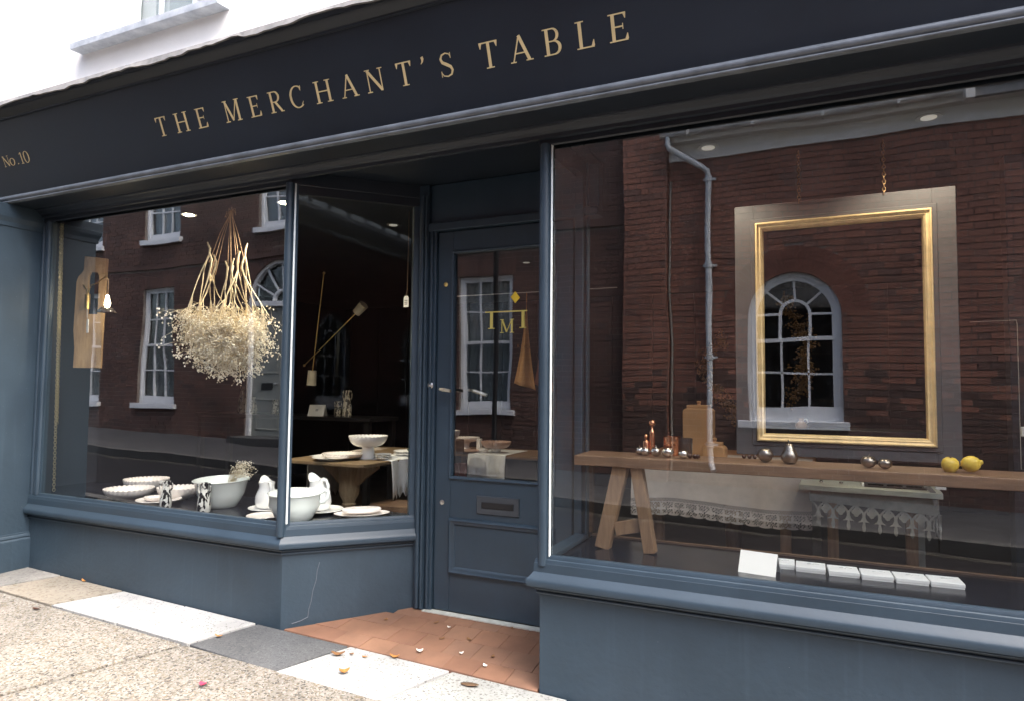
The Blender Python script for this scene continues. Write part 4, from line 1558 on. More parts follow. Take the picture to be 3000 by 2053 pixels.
# hanging bunch of dried flowers
bu = thing('dried_flower_bunch', 'large bunch of dried cream flowers hanging upside down by strings in left window', 'dried flowers', (-3.33, .35, 2.38))
TOP = Vector((-3.33, .35, 2.376))
stems, seeds = MB(), MB()
strings = MB()
CX, CY = -3.335, .36
VX, VY = .78, .62          # across the bunch as seen from the pavement
mains = []
for u, v, z, sp_ in ((-.118, .0, 2.10, -.20), (-.085, .03, 2.03, -.15), (-.10, -.03, 2.03, -.10), (-.012, .0, 1.99, -.04), (.005, .04, 1.97, .02), (.05, -.03, 2.05, .05), (.085, .02, 2.11, .13), (.075, -.02, 2.02, .20), (.02, -.05, 2.0, .09)):
    mains.append((CX + u * VX - v * VY, CY + u * VY + v * VX, z, sp_))
for mx, my, mz, sx in mains:
    p0 = Vector((mx, my, mz))
    j = Vector((R.uniform(-.005, .005), R.uniform(-.005, .005), 0))
    strings.tube([TOP + j, TOP.lerp(p0, .5) + j * .3, p0 + Vector((0, 0, -.05))], .0022, 4)
for k in range(9):
    a = k * .7
    strings.tube([TOP, TOP + Vector((.03 * math.cos(a), .02 * math.sin(a), .02 * math.sin(k))), TOP + Vector((.045 * math.cos(a + .3), .03 * math.sin(a), -.02 - .004 * k))], .0014, 4)
strings.build('hanging_string', STRINGM, bu)


def crown_lim(w, t):
    base = (.29 * (1 - w) ** .62 + .035) if w > .08 else .25 + .5 * w
    return base * (1 + .10 * math.sin(3 * t + 1) + .07 * math.sin(7 * t + w * 5) + .05 * math.sin(13 * t))


def crown_pt():
    w = R.random() ** .85
    t = R.uniform(0, 2 * PI)
    lim = crown_lim(w, t)
    r = lim * (R.random() ** .33)
    return Vector((CX + r * math.cos(t), CY + r * math.sin(t), 1.775 - .45 * w + R.gauss(0, .012)))


hubs = []
NB = 110
AC, IN = Vector((VX, VY, 0)), Vector((-VY, VX, 0))
for k, (mx, my, mz, sx) in enumerate(mains):
    p0 = Vector((mx, my, mz))
    p1 = p0 + Vector((0, 0, -.045)) + AC * (sx * .08)
    stems.tube([p0 + AC * (.013 if sx > 0 else -.013) + Vector((0, 0, .075)), p0 + Vector((.004, 0, .035)), p0, p1], [.0045, .0065, .0062, .0048], 7)
    nb = 3 if k % 3 else 2
    for q in range(nb):
        off = sx * .92 + (q - (nb - 1) / 2) * .07
        dep = R.uniform(-.17, .17)
        p2 = p1 + AC * (off - (p1 - Vector((CX, CY, 0))).dot(AC)) * .45 + IN * (dep * .4) + Vector((0, 0, -.12))
        p3 = Vector((CX, CY, 0)) + AC * off + IN * dep
        p3.z = 1.765 - .05 * abs(off) / .3
        stems.tube([p1, p1.lerp(p2, .5) + AC * R.gauss(0, .003), p2, p3], [.0044, .0036, .0029, .0018], 6)
        for z_ in range(6):
            t = R.uniform(0, 2 * PI)
            w = R.random() ** .8
            tgt = p3 + AC * R.gauss(0, .045) + IN * R.gauss(0, .05) + Vector((0, 0, -.02 - .38 * w * max(.35, 1 - (off / .34) ** 2)))
            rr = math.hypot(tgt.x - CX, tgt.y - CY)
            lim = crown_lim(max(0, (1.775 - tgt.z) / .45), math.atan2(tgt.y - CY, tgt.x - CX))
            if rr > lim:
                tgt.x, tgt.y = CX + (tgt.x - CX) * lim / rr, CY + (tgt.y - CY) * lim / rr
            kn = p2.lerp(p3, R.uniform(.35, 1))
            stems.tube([kn, kn.lerp(tgt, .5) + Vector((0, 0, .012)), tgt], [.0022, .0017, .001], 4)
            hubs.append((kn, tgt))
NB = len(hubs)
stems.build('stem', DRYS, bu, smooth=60)
tw = MB()
for i in range(1700):
    kn, tg = hubs[i % NB]
    c = crown_pt() if R.random() < .55 else tg + Vector((R.gauss(0, .05), R.gauss(0, .05), R.gauss(-.02, .04)))
    base = kn.lerp(tg, R.uniform(.25, 1.0))
    d = c - base
    if d.length > .16:
        c = base + d.normalized() * R.uniform(.07, .16)
    c.z = max(c.z, 1.318 + R.random() * .03)
    tw.tube([base, base.lerp(c, .55) + Vector((0, 0, .010)), c], .0008, 3, cap=False)
    for k in range(R.randint(3, 6)):
        q = c + Vector((R.gauss(0, .013), R.gauss(0, .013), R.gauss(-.004, .013)))
        seeds.octa(q, R.uniform(.0036, .0080))
        if k < 2:
            tw.tube([c, q], .0006, 3, cap=False)
tw.build('twig', DRYS, bu, kind='stuff')
seeds.build('flower_head', DRY, bu, kind='stuff')

# waney board on the left with brass wall lamp
ph = rad(34)
bd = thing('wooden_board', 'tall waney edged wooden board with cut out slot hung at far left of window', 'board', (-4.52, .27, 1.41), ph)
pl_ = [(-.115, 0), (.115, 0), (.118, .20), (.122, .42), (.128, .60), (.132, .742), (-.058, .752), (-.062, .66), (-.075, .640), (-.105, .612), (-.118, .58), (-.122, .42), (-.126, .25), (-.112, .13)]
sl = [(-.018, .36), (.070, .36), (.070, .62), (.055, .648), (-.005, .648), (-.018, .62)]
# outline with a slot: two halves
m = MB()
L_ = [(-.115, 0), (.022, 0), (.022, .36), (-.018, .36), (-.018, .62), (-.005, .648), (.022, .648), (.022, .749), (-.058, .752), (-.062, .66), (-.075, .640), (-.105, .612), (-.118, .58), (-.122, .42), (-.126, .25), (-.112, .13)]
R_ = [(.022, 0), (.115, 0), (.118, .20), (.122, .42), (.128, .60), (.132, .742), (.022, .749), (.022, .648), (.055, .648), (.070, .62), (.070, .36), (.022, .36)]
m.yprism(L_, -.012, .012)
m.yprism(R_, -.012, .012)
me_o = m.build('board', BOARDW, bd, local=True)
bd.scale = (.74, 1, 1)
wl = thing('brass_wall_lamp', 'brass wall lamp with bare lit bulb arm mounted on the wooden board', 'wall lamp', (-4.50, .25, 1.93))
cx, cy = -4.497, .235
m = MB()
m.tube([(cx, cy, 1.80), (cx, cy, 1.90)], .017, 14)
m.tube([(cx, cy, 1.90), (cx - .012, cy, 1.93), (cx - .05, cy, 1.965)], .005, 8)
m.build('lamp_body', BRASS, wl, smooth=50)
m = MB().tube([(cx, cy, 1.90), (cx + .02, cy, 1.945), (cx + .045, cy - .01, 1.958), (cx + .14, cy - .03, 1.965), (cx + .235, cy - .04, 2.0), (cx + .25, cy - .04, 1.99)], .004, 8)
m.build('arm', BRASS, wl, smooth=50)
bxp, byp = cx + .265, cy - .04
MB().tube([(cx + .25, byp, 1.99), (bxp, byp, 1.975), (bxp, byp, 1.865)], .0022, 6).build('cord', STRINGM, wl)
MB().lathe([(.004, .075), (.009, .07), (.010, .05), (.017, .03), (.018, .015), (.012, .003), (.001, 0)], (bxp, byp, 1.80), 16).build('bulb', BULB, wl, smooth=True)
m = MB().lathe([(.010, .02), (.03, .016), (.058, -.012), (.060, -.018), (.056, -.014), (.028, .010), (.006, .012)], (bxp - .01, byp, 1.782), 28)
m.build('glass_shade', mat('smoked_glass_shade', (0.06, 0.055, 0.05), 0.06, coat=1.0), wl, smooth=60)
m = MB()
m.tube([(cx, cy, 1.80), (cx + .005, cy, 1.74), (cx + .006, cy, 1.70)], .0035, 6)
m.build('switch_cord', STEEL, wl)
m = MB().box(cx + .006, cx + .024, cy - .004, cy, 1.64, 1.73)
m.build('price_tag', PAPER, wl)

# gold chain at the window edge
m = MB()
z, k = 2.38, 0
while z > .62:
    ri, a = .0115, []
    for t in range(9):
        u = 2 * PI * t / 8
        if k % 2:
            a.append((-4.505 + .054 * (2.38 - z) / 1.76 + ri * .62 * math.cos(u), .045, z + ri * math.sin(u)))
        else:
            a.append((-4.505 + .054 * (2.38 - z) / 1.76 + ri * .62 * math.cos(u) * .5, .045 + ri * .55 * math.cos(u), z + ri * math.sin(u)))
    m.tube(a, .0021, 5, cap=False)
    if z > 1.05:
        m.tube([(q[0] + .006, q[1] + .004, q[2] - .006) for q in a], .0021, 5, cap=False)
    z -= .0165
    k += 1
ch = m.build('brass_chain', mat('dull_brass', (0.36, 0.30, 0.17), 0.4, 1.0), None, smooth=True)
tag(ch, 'long twisted brass chain hanging beside the left window jamb', 'chain')

# ------------------------------------------------------------------ shop interior behind the left window
tb = thing('pedestal_table', 'scrubbed pine table on turned pedestal behind the angled pane', 'table', (-3.1, 1.5, .115))
MB().vprism([(-3.47, 1.02), (-3.44, .985), (-2.80, .98), (-2.765, 1.0), (-2.75, 1.04), (-2.75, 2.15), (-2.79, 2.19), (-3.44, 2.19), (-3.47, 2.16)],   .766, .79).build('tabletop', PALE, tb, bevel=.005)
MB().lathe([(.14, 0), (.15, .03), (.10, .07), (.060, .11), (.056, .16), (.050, .24), (.041, .335), (.041, .345), (.050, .352), (.050, .362), (.042, .368), (.046, .385), (.066, .42), (.072, .45), (.072, .56), (.078, .60), (.085, .65)], (-3.08, 1.25, .115), 28).build('pedestal', PALEV, tb, smooth=50)
m = MB()
for dx, dy in ((-1, 0), (1, 0)):
    m.yprism([(-3.08 + dx * .06, .62), (-3.08 + dx * .075, .60), (-3.08 + dx * .15, .665), (-3.08 + dx * .25, .735), (-3.08 + dx * .25, .764), (-3.08 + dx * .06, .764)], 1.235, 1.265)
m.build('bracket', PALEV, tb, bevel=.004)


def runner(name, pts, width_dir, w, m, label, zig, both=False):
    """cloth strip following pts (profile), width along width_dir, zigzag end"""
    n = 36
    wd = Vector(width_dir)
    vs, fs = [], []
    P = [Vector(p) for p in pts]
    for i, p in enumerate(P):
        for k in range(n + 1):
            u = k / n
            q = p + wd * (u * w)
            if (i == len(P) - 1 or (i == 0 and both)) and zig:
                q.z -= zig * abs(((u * 7) % 1) * 2 - 1)
            f = i / (len(P) - 1)
            q += Vector((wd.y, -wd.x, 0)) * (.010 * math.sin(u * 14 + 1) * f)
            vs.append(q)
    for i in range(len(P) - 1):
        for k in range(n):
            fs.append((i * (n + 1) + k, i * (n + 1) + k + 1, (i + 1) * (n + 1) + k + 1, (i + 1) * (n + 1) + k))
    o = MB().add(vs, fs).build(name, m, smooth=60)
    md_ = o.modifiers.new('thick', 'SOLIDIFY')
    md_.thickness = .0025
    return tag(o, label, 'table runner', 'white cloths over tables')


runner('table_runner', [(-3.488, 1.27, .50), (-3.486, 1.27, .62), (-3.482, 1.27, .76), (-3.474, 1.27, .790), (-3.45, 1.27, .793), (-3.1, 1.27, .793), (-2.77, 1.27, .793), (-2.744, 1.27, .788), (-2.738, 1.27, .72), (-2.732, 1.27, .64), (-2.728, 1.27, .565)], (0, 1, 0), .38, WHITEL, 'white zigzag ended runner hanging off both ends of the pine table', .045, True)
runner('table_runner', [(-3.492, 1.74, .60), (-3.486, 1.74, .68), (-3.482, 1.74, .76), (-3.474, 1.74, .790), (-3.45, 1.74, .793), (-3.30, 1.74, .793)], (0, 1, 0), .34, LINEN, 'small linen cloth draped over the far left edge of the pine table', .02, True)

ck = thing('cake_stand', 'tall white cake stand with scalloped bowl on pine table', 'cake stand', (-2.955, 1.29, .792))
MB().lathe([(.056, 0), (.058, .006), (.052, .02), (.044, .06), (.042, .082), (.001, .084)], (-2.955, 1.29, .792), 32).build('stem', CERAM, ck, smooth=60)
MB().lathe(bowl_prof(.135, .082, .32, .008), (-2.955, 1.29, .872), 120, scallop(.135, .09, 30, .04)).build('bowl', CERAM, ck, smooth=60)
fluted(-3.10, 1.20, .792, .145, .040, 34, 'wide grey scalloped dish left of the cake stand', CREAMC, 'scalloped_dish', 'dish', .5)
plate(-3.12, 1.10, .135, 'plain white plate leaning at front of pine table', .792, CERAM, .022)
for k in range(3):
    plate(-2.835, 1.30, .062, ['bottom', 'middle', 'top'][k] + ' small white saucer in the stack beside the cake stand', .794 + k * .013, CERAM, .011, 30, 'saucer')
for k in range(2):
    plate(-2.86, 1.62, .09, ['lower', 'upper'][k] + ' white plate of the pair behind the saucer stack', .794 + k * .018, CERAM, .016, 30)
plate(-2.66, 1.62, .17, 'large white scalloped platter with green bowls on it', .796, CERAM, .02, 60, 'platter')
fluted(-2.69, 1.66, .816, .15, .028, 36, 'dark green scalloped plate under the mint bowl', mat('bottle_green_ceramic', (0.10, 0.18, 0.15), 0.2), 'scalloped_plate', 'plate', .6)
fluted(-2.69, 1.66, .842, .10, .055, 24, 'mint green scalloped bowl on the dark green plate', GREENC)
o = MB().lathe(bowl_prof(.07, .07), (0, 0, 0), 30).build('bowl', CREAMC, smooth=60)
o.location = (-2.66, 1.95, .90)
tag(o, 'small cream bowl on a wooden block behind the mint bowl', 'bowl')
o = MB().box(-2.86, -2.58, 1.88, 2.02, .79, .90).build('wooden_block', OAK, bevel=.004)
tag(o, 'dark wooden block carrying a small cream bowl', 'block')
bn = thing('low_bench', 'low dark wooden bench end beside the angled pane', 'bench', (-2.5, 1.3, .115))
MB().box(-2.79, -2.05, 1.09, 1.34, .465, .52).build('seat', OAK, bn, bevel=.008)
for x in (-2.66, -2.15):
    for y in (1.17, 1.35):
        MB().beam((x, y, .45), (x + .02, y, .115), .05, .05).build('leg', OAK, bn)

# back shelf with tent card and jugs
ct = thing('console_table', 'black console table at the back carrying a card and jugs', 'table', (-4.8, 2.5, .115))
MB().box(-5.9, -3.7, 2.3, 2.75, .985, 1.02).build('tabletop', BLACK, ct, bevel=.003)
for x in (-5.85, -3.75):
    for y in (2.34, 2.71):
        MB().beam((x, y, .985), (x, y, .115), .05, .05).build('leg', BLACK, ct)


def tent_card(name, label, x, y, z, w, h, d, rz, mark=True):
    t = thing(name, label, 'card', (x, y, z), rz)
    m = MB()
    m.add([(-w / 2, -d / 2, 0), (w / 2, -d / 2, 0), (w / 2, 0, h), (-w / 2, 0, h), (-w / 2, d / 2, 0), (w / 2, d / 2, 0)], [(0, 1, 2, 3), (3, 2, 5, 4)])
    c = m.build('card', PAPER, t, local=True)
    md_ = c.modifiers.new('thick', 'SOLIDIFY')
    md_.thickness = .001
    if mark:
        sl_ = h / (d / 2)
        m = MB()
        for k in range(3):
            zz = h * (.45 + .07 * k)
            yy = -d / 2 + zz / sl_ - .0015
            m.box(-w * .06, w * .10, yy - .0005, yy, zz, zz + h * .03)
        m.build('print', INK, t, local=True)
    return t


tent_card('tent_card', 'white folded tent card beside patterned jugs on black console', -4.40, 2.42, 1.021, .155, .105, .11, rad(20))
for x, h_, s_, lab in ((-4.158, .150, .95, 'shorter patterned jug next to the folded card'), (-4.052, .215, 1.15, 'taller patterned jug at right end of black console'),
                       (-5.375, .235, 1.15, 'tallest pale patterned jug at far left of console'), (-5.222, .165, 1.0, 'pale patterned jug second from left on console'),
                       (-4.93, .155, .95, 'patterned jug in the middle of the console'), (-4.805, .165, .95, 'patterned jug just left of the folded card')):
    spotted(x, 2.42, s_, rad(R.uniform(0, 180)), lab, SPOTF, 1.021, h_)


def wall_arm(label, p0, p1, sh0, sh1, r, shade_mat):
    t = thing('brass_rod_lamp', label, 'lamp', p0)
    MB().tube([p0, p1], .0045, 8).build('rod', BRASS, t)
    d = (Vector(sh1) - Vector(sh0))
    M = Vector((0, 0, 1)).rotation_difference(d.normalized()).to_matrix()
    MB().lathe([(r * .86, 0), (r, d.length), (r * .95, d.length), (r * .8, .004)], sh0, 24, M=M).build('lamp_shade', shade_mat, t, smooth=50)
    MB().ball(p0, .012).build('mount', BRASS, t, smooth=True)
    return t


SHADE = mat('parchment_shade', (0.52, 0.48, 0.38), 0.8, var=0.15, vs=10)
wall_arm('upright brass rod lamp with parchment shade at its lower end', (-4.003, 2.0, 2.294), (-4.105, 2.0, 1.42), (-4.107, 2.0, 1.44), (-4.113, 2.0, 1.31), .042, SHADE)
wall_arm('slanting brass rod lamp with parchment shade at its upper end', (-4.226, 2.03, 1.486), (-3.66, 2.03, 1.935), (-3.665, 2.03, 1.932), (-3.585, 2.03, 2.0), .042, SHADE)
pt = thing('price_tag', 'white swing ticket hanging on string near the door jamb', 'tag', (-2.46, 1.0, 1.888))
m = MB().yprism([(-2.479, 1.815), (-2.441, 1.815), (-2.441, 1.875), (-2.450, 1.888), (-2.470, 1.888), (-2.479, 1.875)], .999, 1.001)
m.build('card', PAPER, pt)
MB().tube([(-2.46, 1.0, 1.88), (-2.452, 1.0, 1.93), (-2.45, 1.0, 2.44)], .0012, 4).build('string', STRINGM, pt)
m = MB()
for k in range(3):
    m.box(-2.472, -2.450, .9975, .9988, 1.832 + .012 * k, 1.836 + .012 * k)
m.build('print', INK, pt)

# ------------------------------------------------------------------ seen through the door
dt = thing('side_table', 'dark table behind the glazed door with a white cloth over it', 'table', (-2.4, 2.5, .115))
MB().box(-3.05, -1.75, 2.28, 2.85, .735, .762).build('tabletop', OAK, dt, bevel=.004)
for x in (-3.0, -1.8):
    for y in (2.33, 2.80):
        MB().beam((x, y, .735), (x, y, .115), .05, .05).build('leg', OAK, dt)
runner('table_runner', [(-2.68, 2.72, .766), (-2.68, 2.30, .766), (-2.68, 2.270, .760), (-2.68, 2.262, .66), (-2.68, 2.258, .545)], (1, 0, 0), .34, WHITEL, 'pale linen cloth hanging over the table seen through the door', .012)
fluted(-2.50, 2.42, .795, .125, .062, 28, 'rose scalloped bowl on a small cup seen through the door glass', PINKC)
for x, lab in ((-2.50, 'small white cup holding up the rose bowl'), (-2.60, 'small white cup to the left under the rose bowl')):
    o = MB().lathe(bowl_prof(.045, .035, .5, .005), (0, 0, 0), 28).build('cup', CERAM, smooth=60)
    o.location = (x, 2.38 if x < -2.55 else 2.42, .767)
    tag(o, lab, 'cup', 'small white cups on the side table')
fluted(-2.80, 2.45, .835, .115, .045, 28, 'cream scalloped cake dish at left edge of the door glass', CREAMC, 'cake_dish', 'dish')
o = MB().lathe([(.05, 0), (.05, .008), (.028, .03), (.03, .068), (.001, .07)], (0, 0, 0), 24).build('stand', CREAMC, smooth=60)
o.location = (-2.80, 2.45, .766)
tag(o, 'cream foot standing under the scalloped cake dish', 'stand')
plate(-2.72, 2.34, .10, 'dark rimmed scalloped plate in front of the cake dish', .768, PINKC, .014, 40)
tc_ = MB().box(-2.69, -2.655, 2.43, 2.47, .767, .872).build('white_carton', PAPER, bevel=.002)
tag(tc_, 'narrow upright white carton between cake dish and rose bowl', 'carton')
for i, x in enumerate((-2.78, -2.722)):
    o = MB().box(x, x + .05, 2.20, 2.24, .545, .685).build('cloth_book', REDB, bevel=.003)
    tag(o, ['left', 'right'][i] + ' faded red book of the pair low in the door glass', 'book', 'faded red books')
st = MB().box(-2.9, -2.55, 2.10, 2.27, .115, .545).build('book_stand', BLACK, bevel=.003)
tag(st, 'black box stand carrying two red books behind the door', 'stand')


def towel(label, top, bl, br, m, fold=.03):
    n, k = 22, 12
    vs, fs = [], []
    T, L_, R_ = Vector(top), Vector(bl), Vector(br)
    for i in range(n + 1):
        u = i / n
        for j in range(k + 1):
            v = j / k
            s_ = u ** .8
            p = T.lerp(L_.lerp(R_, v), u)
            p.x = T.x + (p.x - T.x) * (.25 + .75 * s_) if u > 0 else p.x
            p.y += fold * math.sin(v * 9 + u) * u * .6
            vs.append(p)
    for i in range(n):
        for j in range(k):
            fs.append((i * (k + 1) + j, i * (k + 1) + j + 1, (i + 1) * (k + 1) + j + 1, (i + 1) * (k + 1) + j))
    t = thing('tea_towel', label, 'tea towel', top, group='tea towels hung behind the door')
    c = MB().add(vs, fs).build('cloth', m, t, smooth=80)
    md_ = c.modifiers.new('thick', 'SOLIDIFY')
    md_.thickness = .002
    MB().tube([T + Vector((0, 0, -.02)), T + Vector((0, 0, .04))], .004, 6).build('hanging_loop', m, t)
    return t


tw_ = towel('tan printed tea towel hung by its corner behind the door glass', (-1.828, 1.5, 1.90), (-1.922, 1.5, 1.335), (-1.752, 1.5, 1.290), TOWEL)
m = MB()
for k, c in enumerate('RIBA'):
    gpoly, adv = glyph(c)
    for i, p in enumerate(gpoly):
        vs = [(-1.878 + k * .026 + u * .021, 1.462 - .0001 * i, 1.572 - k * .004 + v * .021) for u, v in p]
        m.add(vs, [tuple(range(len(vs)))])
m.build('print', mat('towel_print', (0.20, 0.10, 0.045), 0.9), tw_)
towel('rust tea towel hung beside the tan one behind the corner post', (-1.735, 1.52, 1.62), (-1.782, 1.52, 1.33), (-1.60, 1.52, 1.265), TOWELP)
o = MB().tube([(-2.6, 1.5, 1.945), (-1.2, 1.5, 1.945)], .003, 6).build('hanging_rail', STEEL)
tag(o, 'thin horizontal wire rail carrying the tea towels', 'rail')

# ================================================================== RIGHT WINDOW DISPLAY
ZR = .583
be = thing('plank_bench', 'long dark oak plank bench on trestle legs across right window', 'bench', (.0, .42, ZR))
m = MB()
n = 40
vs, fs = [], []
xa, xb = -1.055, 1.9
for i in range(n + 1):
    x = xa + (xb - xa) * i / n
    w1 = .004 * math.sin(i * .9) + R.uniform(-.0015, .0015)
    vs += [(x, .300 + w1, .953), (x, .300 + w1 * .6, .998 + R.uniform(-.001, .001)), (x, .545, 1.0), (x, .545, .953)]
for i in range(n):
    for j in range(4):
        j2 = (j + 1) % 4
        fs.append((i * 4 + j, i * 4 + j2, i * 4 + 4 + j2, i * 4 + 4 + j))
fs += [(3, 2, 1, 0), (n * 4, n * 4 + 1, n * 4 + 2, n * 4 + 3)]
m.add(vs, fs)
m.build('plank', OAK, be, bevel=.004)
for xt, xbm, w_ in ((-.845, -.930, .066), (-.772, -.712, .052)):
    MB().beam((xt, .345, .953), (xbm, .345, ZR + .001), w_, .055, up=(0, 1, 0)).build('leg', OAKL, be, bevel=.004)
MB().beam((-.872, .352, .672), (-.750, .352, .702), .060, .032, up=(0, 1, 0)).build('crossbar', OAKL, be, bevel=.003)
for y in (.33, .515):
    MB().beam((1.5, y, .953), (1.55, y, ZR + .001), .068, .05, up=(0, 1, 0)).build('leg', OAKL, be, bevel=.004)

ZB = 1.0


def orb(x, y, r, label, m, stem=True, sq=.9, name='silver_bauble', grp='small silver fruit on the bench'):
    t = thing(name, label, 'ornament', (x, y, ZB), R.uniform(0, 6), grp)
    pr = []
    for i in range(15):
        a = -PI / 2 + PI * i / 14
        rr = math.cos(a) * r
        zz = r * sq + math.sin(a) * r * sq
        if i > 11:
            zz -= (i - 11) * r * .07
        pr.append((max(.0008, rr), zz))
    MB().lathe(pr, (0, 0, 0), 24, lambda a, z, u, i: (a * (1 + .03 * math.cos(u * 6)), z)).build('body', m, t, smooth=True, local=True)
    if stem:
        MB().tube([(0, 0, r * sq * 1.75), (.002, 0, r * sq * 2.05), (.006, 0, r * sq * 2.25)], r * .07, 6).build('stem', m, t, local=True)
    return t


orb(-.782, .44, .021, 'leftmost pale silver bauble of a touching pair on bench', SILVER)
orb(-.752, .415, .022, 'pale silver bauble with a curled stalk, right of a touching pair', SILVER)
orb(-.702, .41, .024, 'pale silver bauble in front of the tall copper bottle', SILVER)
orb(-.645, .39, .026, 'pale silver bauble in front of the copper tumbler', SILVER, False)
orb(-.572, .37, .022, 'pale silver bauble nearest the tan canister', SILVER, False)
for x, lab in ((-.548, 'single dark brown nut beside the silver bauble'), (-.527, 'left dark brown nut of the pair before the canister'), (-.514, 'right dark brown nut of the pair before the canister')):
    o = MB().ball((0, 0, .011), .0105, 12, 8).build('brown_nut', BROWNB, smooth=True)
    o.location = (x, .39, ZB)
    tag(o, lab, 'nut', 'brown nuts on the bench')
for k, x in enumerate((-.335, -.312, -.290)):
    o = MB().ball((0, 0, .010), .0095, 12, 8).build('brown_nut', BROWNB, smooth=True)
    o.location = (x, .515, ZB)
    tag(o, ['leftmost', 'middle', 'rightmost'][k] + ' of three dark nuts left of the silver apple', 'nut', 'brown nuts on the bench')


def bottle(x, y, s, label, rr):
    t = thing('copper_bottle', label, 'bottle', (x, y, ZB), 0, 'copper vessels on the bench')
    MB().lathe([(rr, 0), (rr, .10 * s), (rr * .8, .112 * s), (rr * .45, .118 * s), (rr * .45, .132 * s), (.001, .132 * s)], (0, 0, 0), 28).build('body', COPPER, t, smooth=50, local=True)
    MB().ball((0, 0, .148 * s), .017 * s, 18, 10).build('stopper', COPPER, t, smooth=True, local=True)


bottle(-.742, .505, .98, 'tall thin copper bottle with ball stopper on bench', .014)
bottle(-.768, .49, .56, 'short copper bottle with ball stopper beside tall one', .015)
mg = thing('copper_tumbler', 'wide copper tumbler with dark interior between bottle and canister', 'tumbler', (-.648, .50, ZB), 0, 'copper vessels on the bench')
MB().lathe([(.036, 0), (.039, .004), (.040, .086), (.037, .086), (.036, .008), (.001, .008)], (0, 0, 0), 32).build('body', COPPER, mg, smooth=50, local=True)
t_ = thing('glass_tumbler', 'smoky glass tumbler just right of the copper tumbler', 'tumbler', (-.592, .515, ZB))
MB().lathe([(.030, 0), (.033, .004), (.034, .080), (.031, .080), (.030, .008), (.001, .008)], (0, 0, 0), 28).build('body', mat('smoky_glass', (0.05, 0.035, 0.03), 0.08, coat=1.0), t_, smooth=50, local=True)

ap = orb(-.238, .41, .031, 'round tarnished silver apple left of the silver pear', SILVERD, False, .98, 'silver_apple', 'large silver fruit on the bench')
pe = thing('silver_pear', 'tarnished silver pear standing on the bench before the gold frame', 'ornament', (-.143, .40, ZB), 0, 'large silver fruit on the bench')
MB().lathe([(.010, 0), (.024, .004), (.0325, .018), (.034, .030), (.030, .044), (.022, .058), (.0175, .070), (.013, .079), (.005, .083), (.001, .082)], (0, 0, 0), 28).build('body', SILVERD, pe, smooth=True, local=True)
MB().tube([(0, 0, .081), (-.002, 0, .090), (-.005, 0, .098)], .0022, 6).build('stalk', SILVER, pe, local=True)
orb(.148, .40, .028, 'dented silver pumpkin, larger of the pair at middle of bench', SILVERD, True, .86, 'silver_pumpkin', 'large silver fruit on the bench')
orb(.205, .385, .0245, 'dented silver pumpkin, smaller of the pair at middle of bench', SILVERD, False, .84, 'silver_pumpkin', 'large silver fruit on the bench')


def quince(x, y, rz, label, tip):
    t = thing('quince', label, 'fruit', (x, y, ZB), rz, 'yellow quinces on the bench')
    def md(a, z, u, i):
        return a * (1 + .045 * math.cos(3 * u + .6) + .03 * math.cos(2 * u)), z
    b = MB()
    if tip:
        b.lathe([(.001, -.002), (.006, .002), (.016, .004), (.026, .016), (.030, .032), (.027, .048), (.017, .060), (.009, .065), (.007, .072), (.001, .074)], (0, 0, 0), 26, md, Matrix.Rotation(rad(78), 3, 'Y'))
        o = b.build('body', QUINCE, t, smooth=True, local=True)
        o.location = (-.036, 0, .028)
    else:
        b.lathe([(.004, 0), (.018, .002), (.027, .016), (.0295, .030), (.026, .044), (.016, .054), (.006, .056), (.001, .053)], (0, 0, 0), 26, md, Matrix.Rotation(rad(14), 3, 'X'))
        b.build('body', QUINCE, t, smooth=True, local=True)
        k = MB()
        for q in range(5):
            a = q * 1.26
            k.tube([(0, -.012, .0545), (.004 * math.cos(a), -.012 + .004 * math.sin(a), .058), (.008 * math.cos(a), -.012 + .008 * math.sin(a), .0585)], .0014, 4)
        k.build('calyx', BROWNB, t, local=True)


quince(.419, .40, .4, 'yellow quince with brown calyx, left of the two on the bench', False)
quince(.492, .395, .1, 'yellow quince lying on its side, right of the two on the bench', True)

# hanging gold and grey frame with its chains
fr = thing('picture_frame', 'large gilt picture frame mounted on a flat grey board hung on chains', 'picture frame', (.06, .74, 1.0))
FX0, FX1, FZ0, FZ1, FY = -.392, .516, 1.000, 2.186, .74
m = MB()
bw = .088
m.box(FX0, FX0 + bw, FY, FY + .02, FZ0, FZ1)
m.box(FX1 - bw, FX1, FY, FY + .02, FZ0, FZ1)
m.box(FX0 + bw, FX1 - bw, FY, FY + .02, FZ0, FZ0 + bw)
m.box(FX0 + bw, FX1 - bw, FY, FY + .02, FZ1 - bw, FZ1)
m.build('grey_board', GREYB, fr, bevel=.002)
GX0, GX1, GZ0, GZ1 = -.298, .425, 1.066, 2.096
MB().ring(GX0 - .022, GX1 + .022, GZ0 - .022, GZ1 + .022, FY, [(0, 0), (.003, .007), (.019, .008), (.022, .004)]).build('grey_moulding', GREYB, fr)
MB().ring(GX0, GX1, GZ0, GZ1, FY, [(0, 0), (0, .018), (.003, .023), (.008, .024), (.011, .018), (.017, .015), (.023, .016), (.028, .012), (.031, .011), (.034, .003), (.036, -.02)]).build('gilt_moulding', GOLDL, fr, smooth=30)
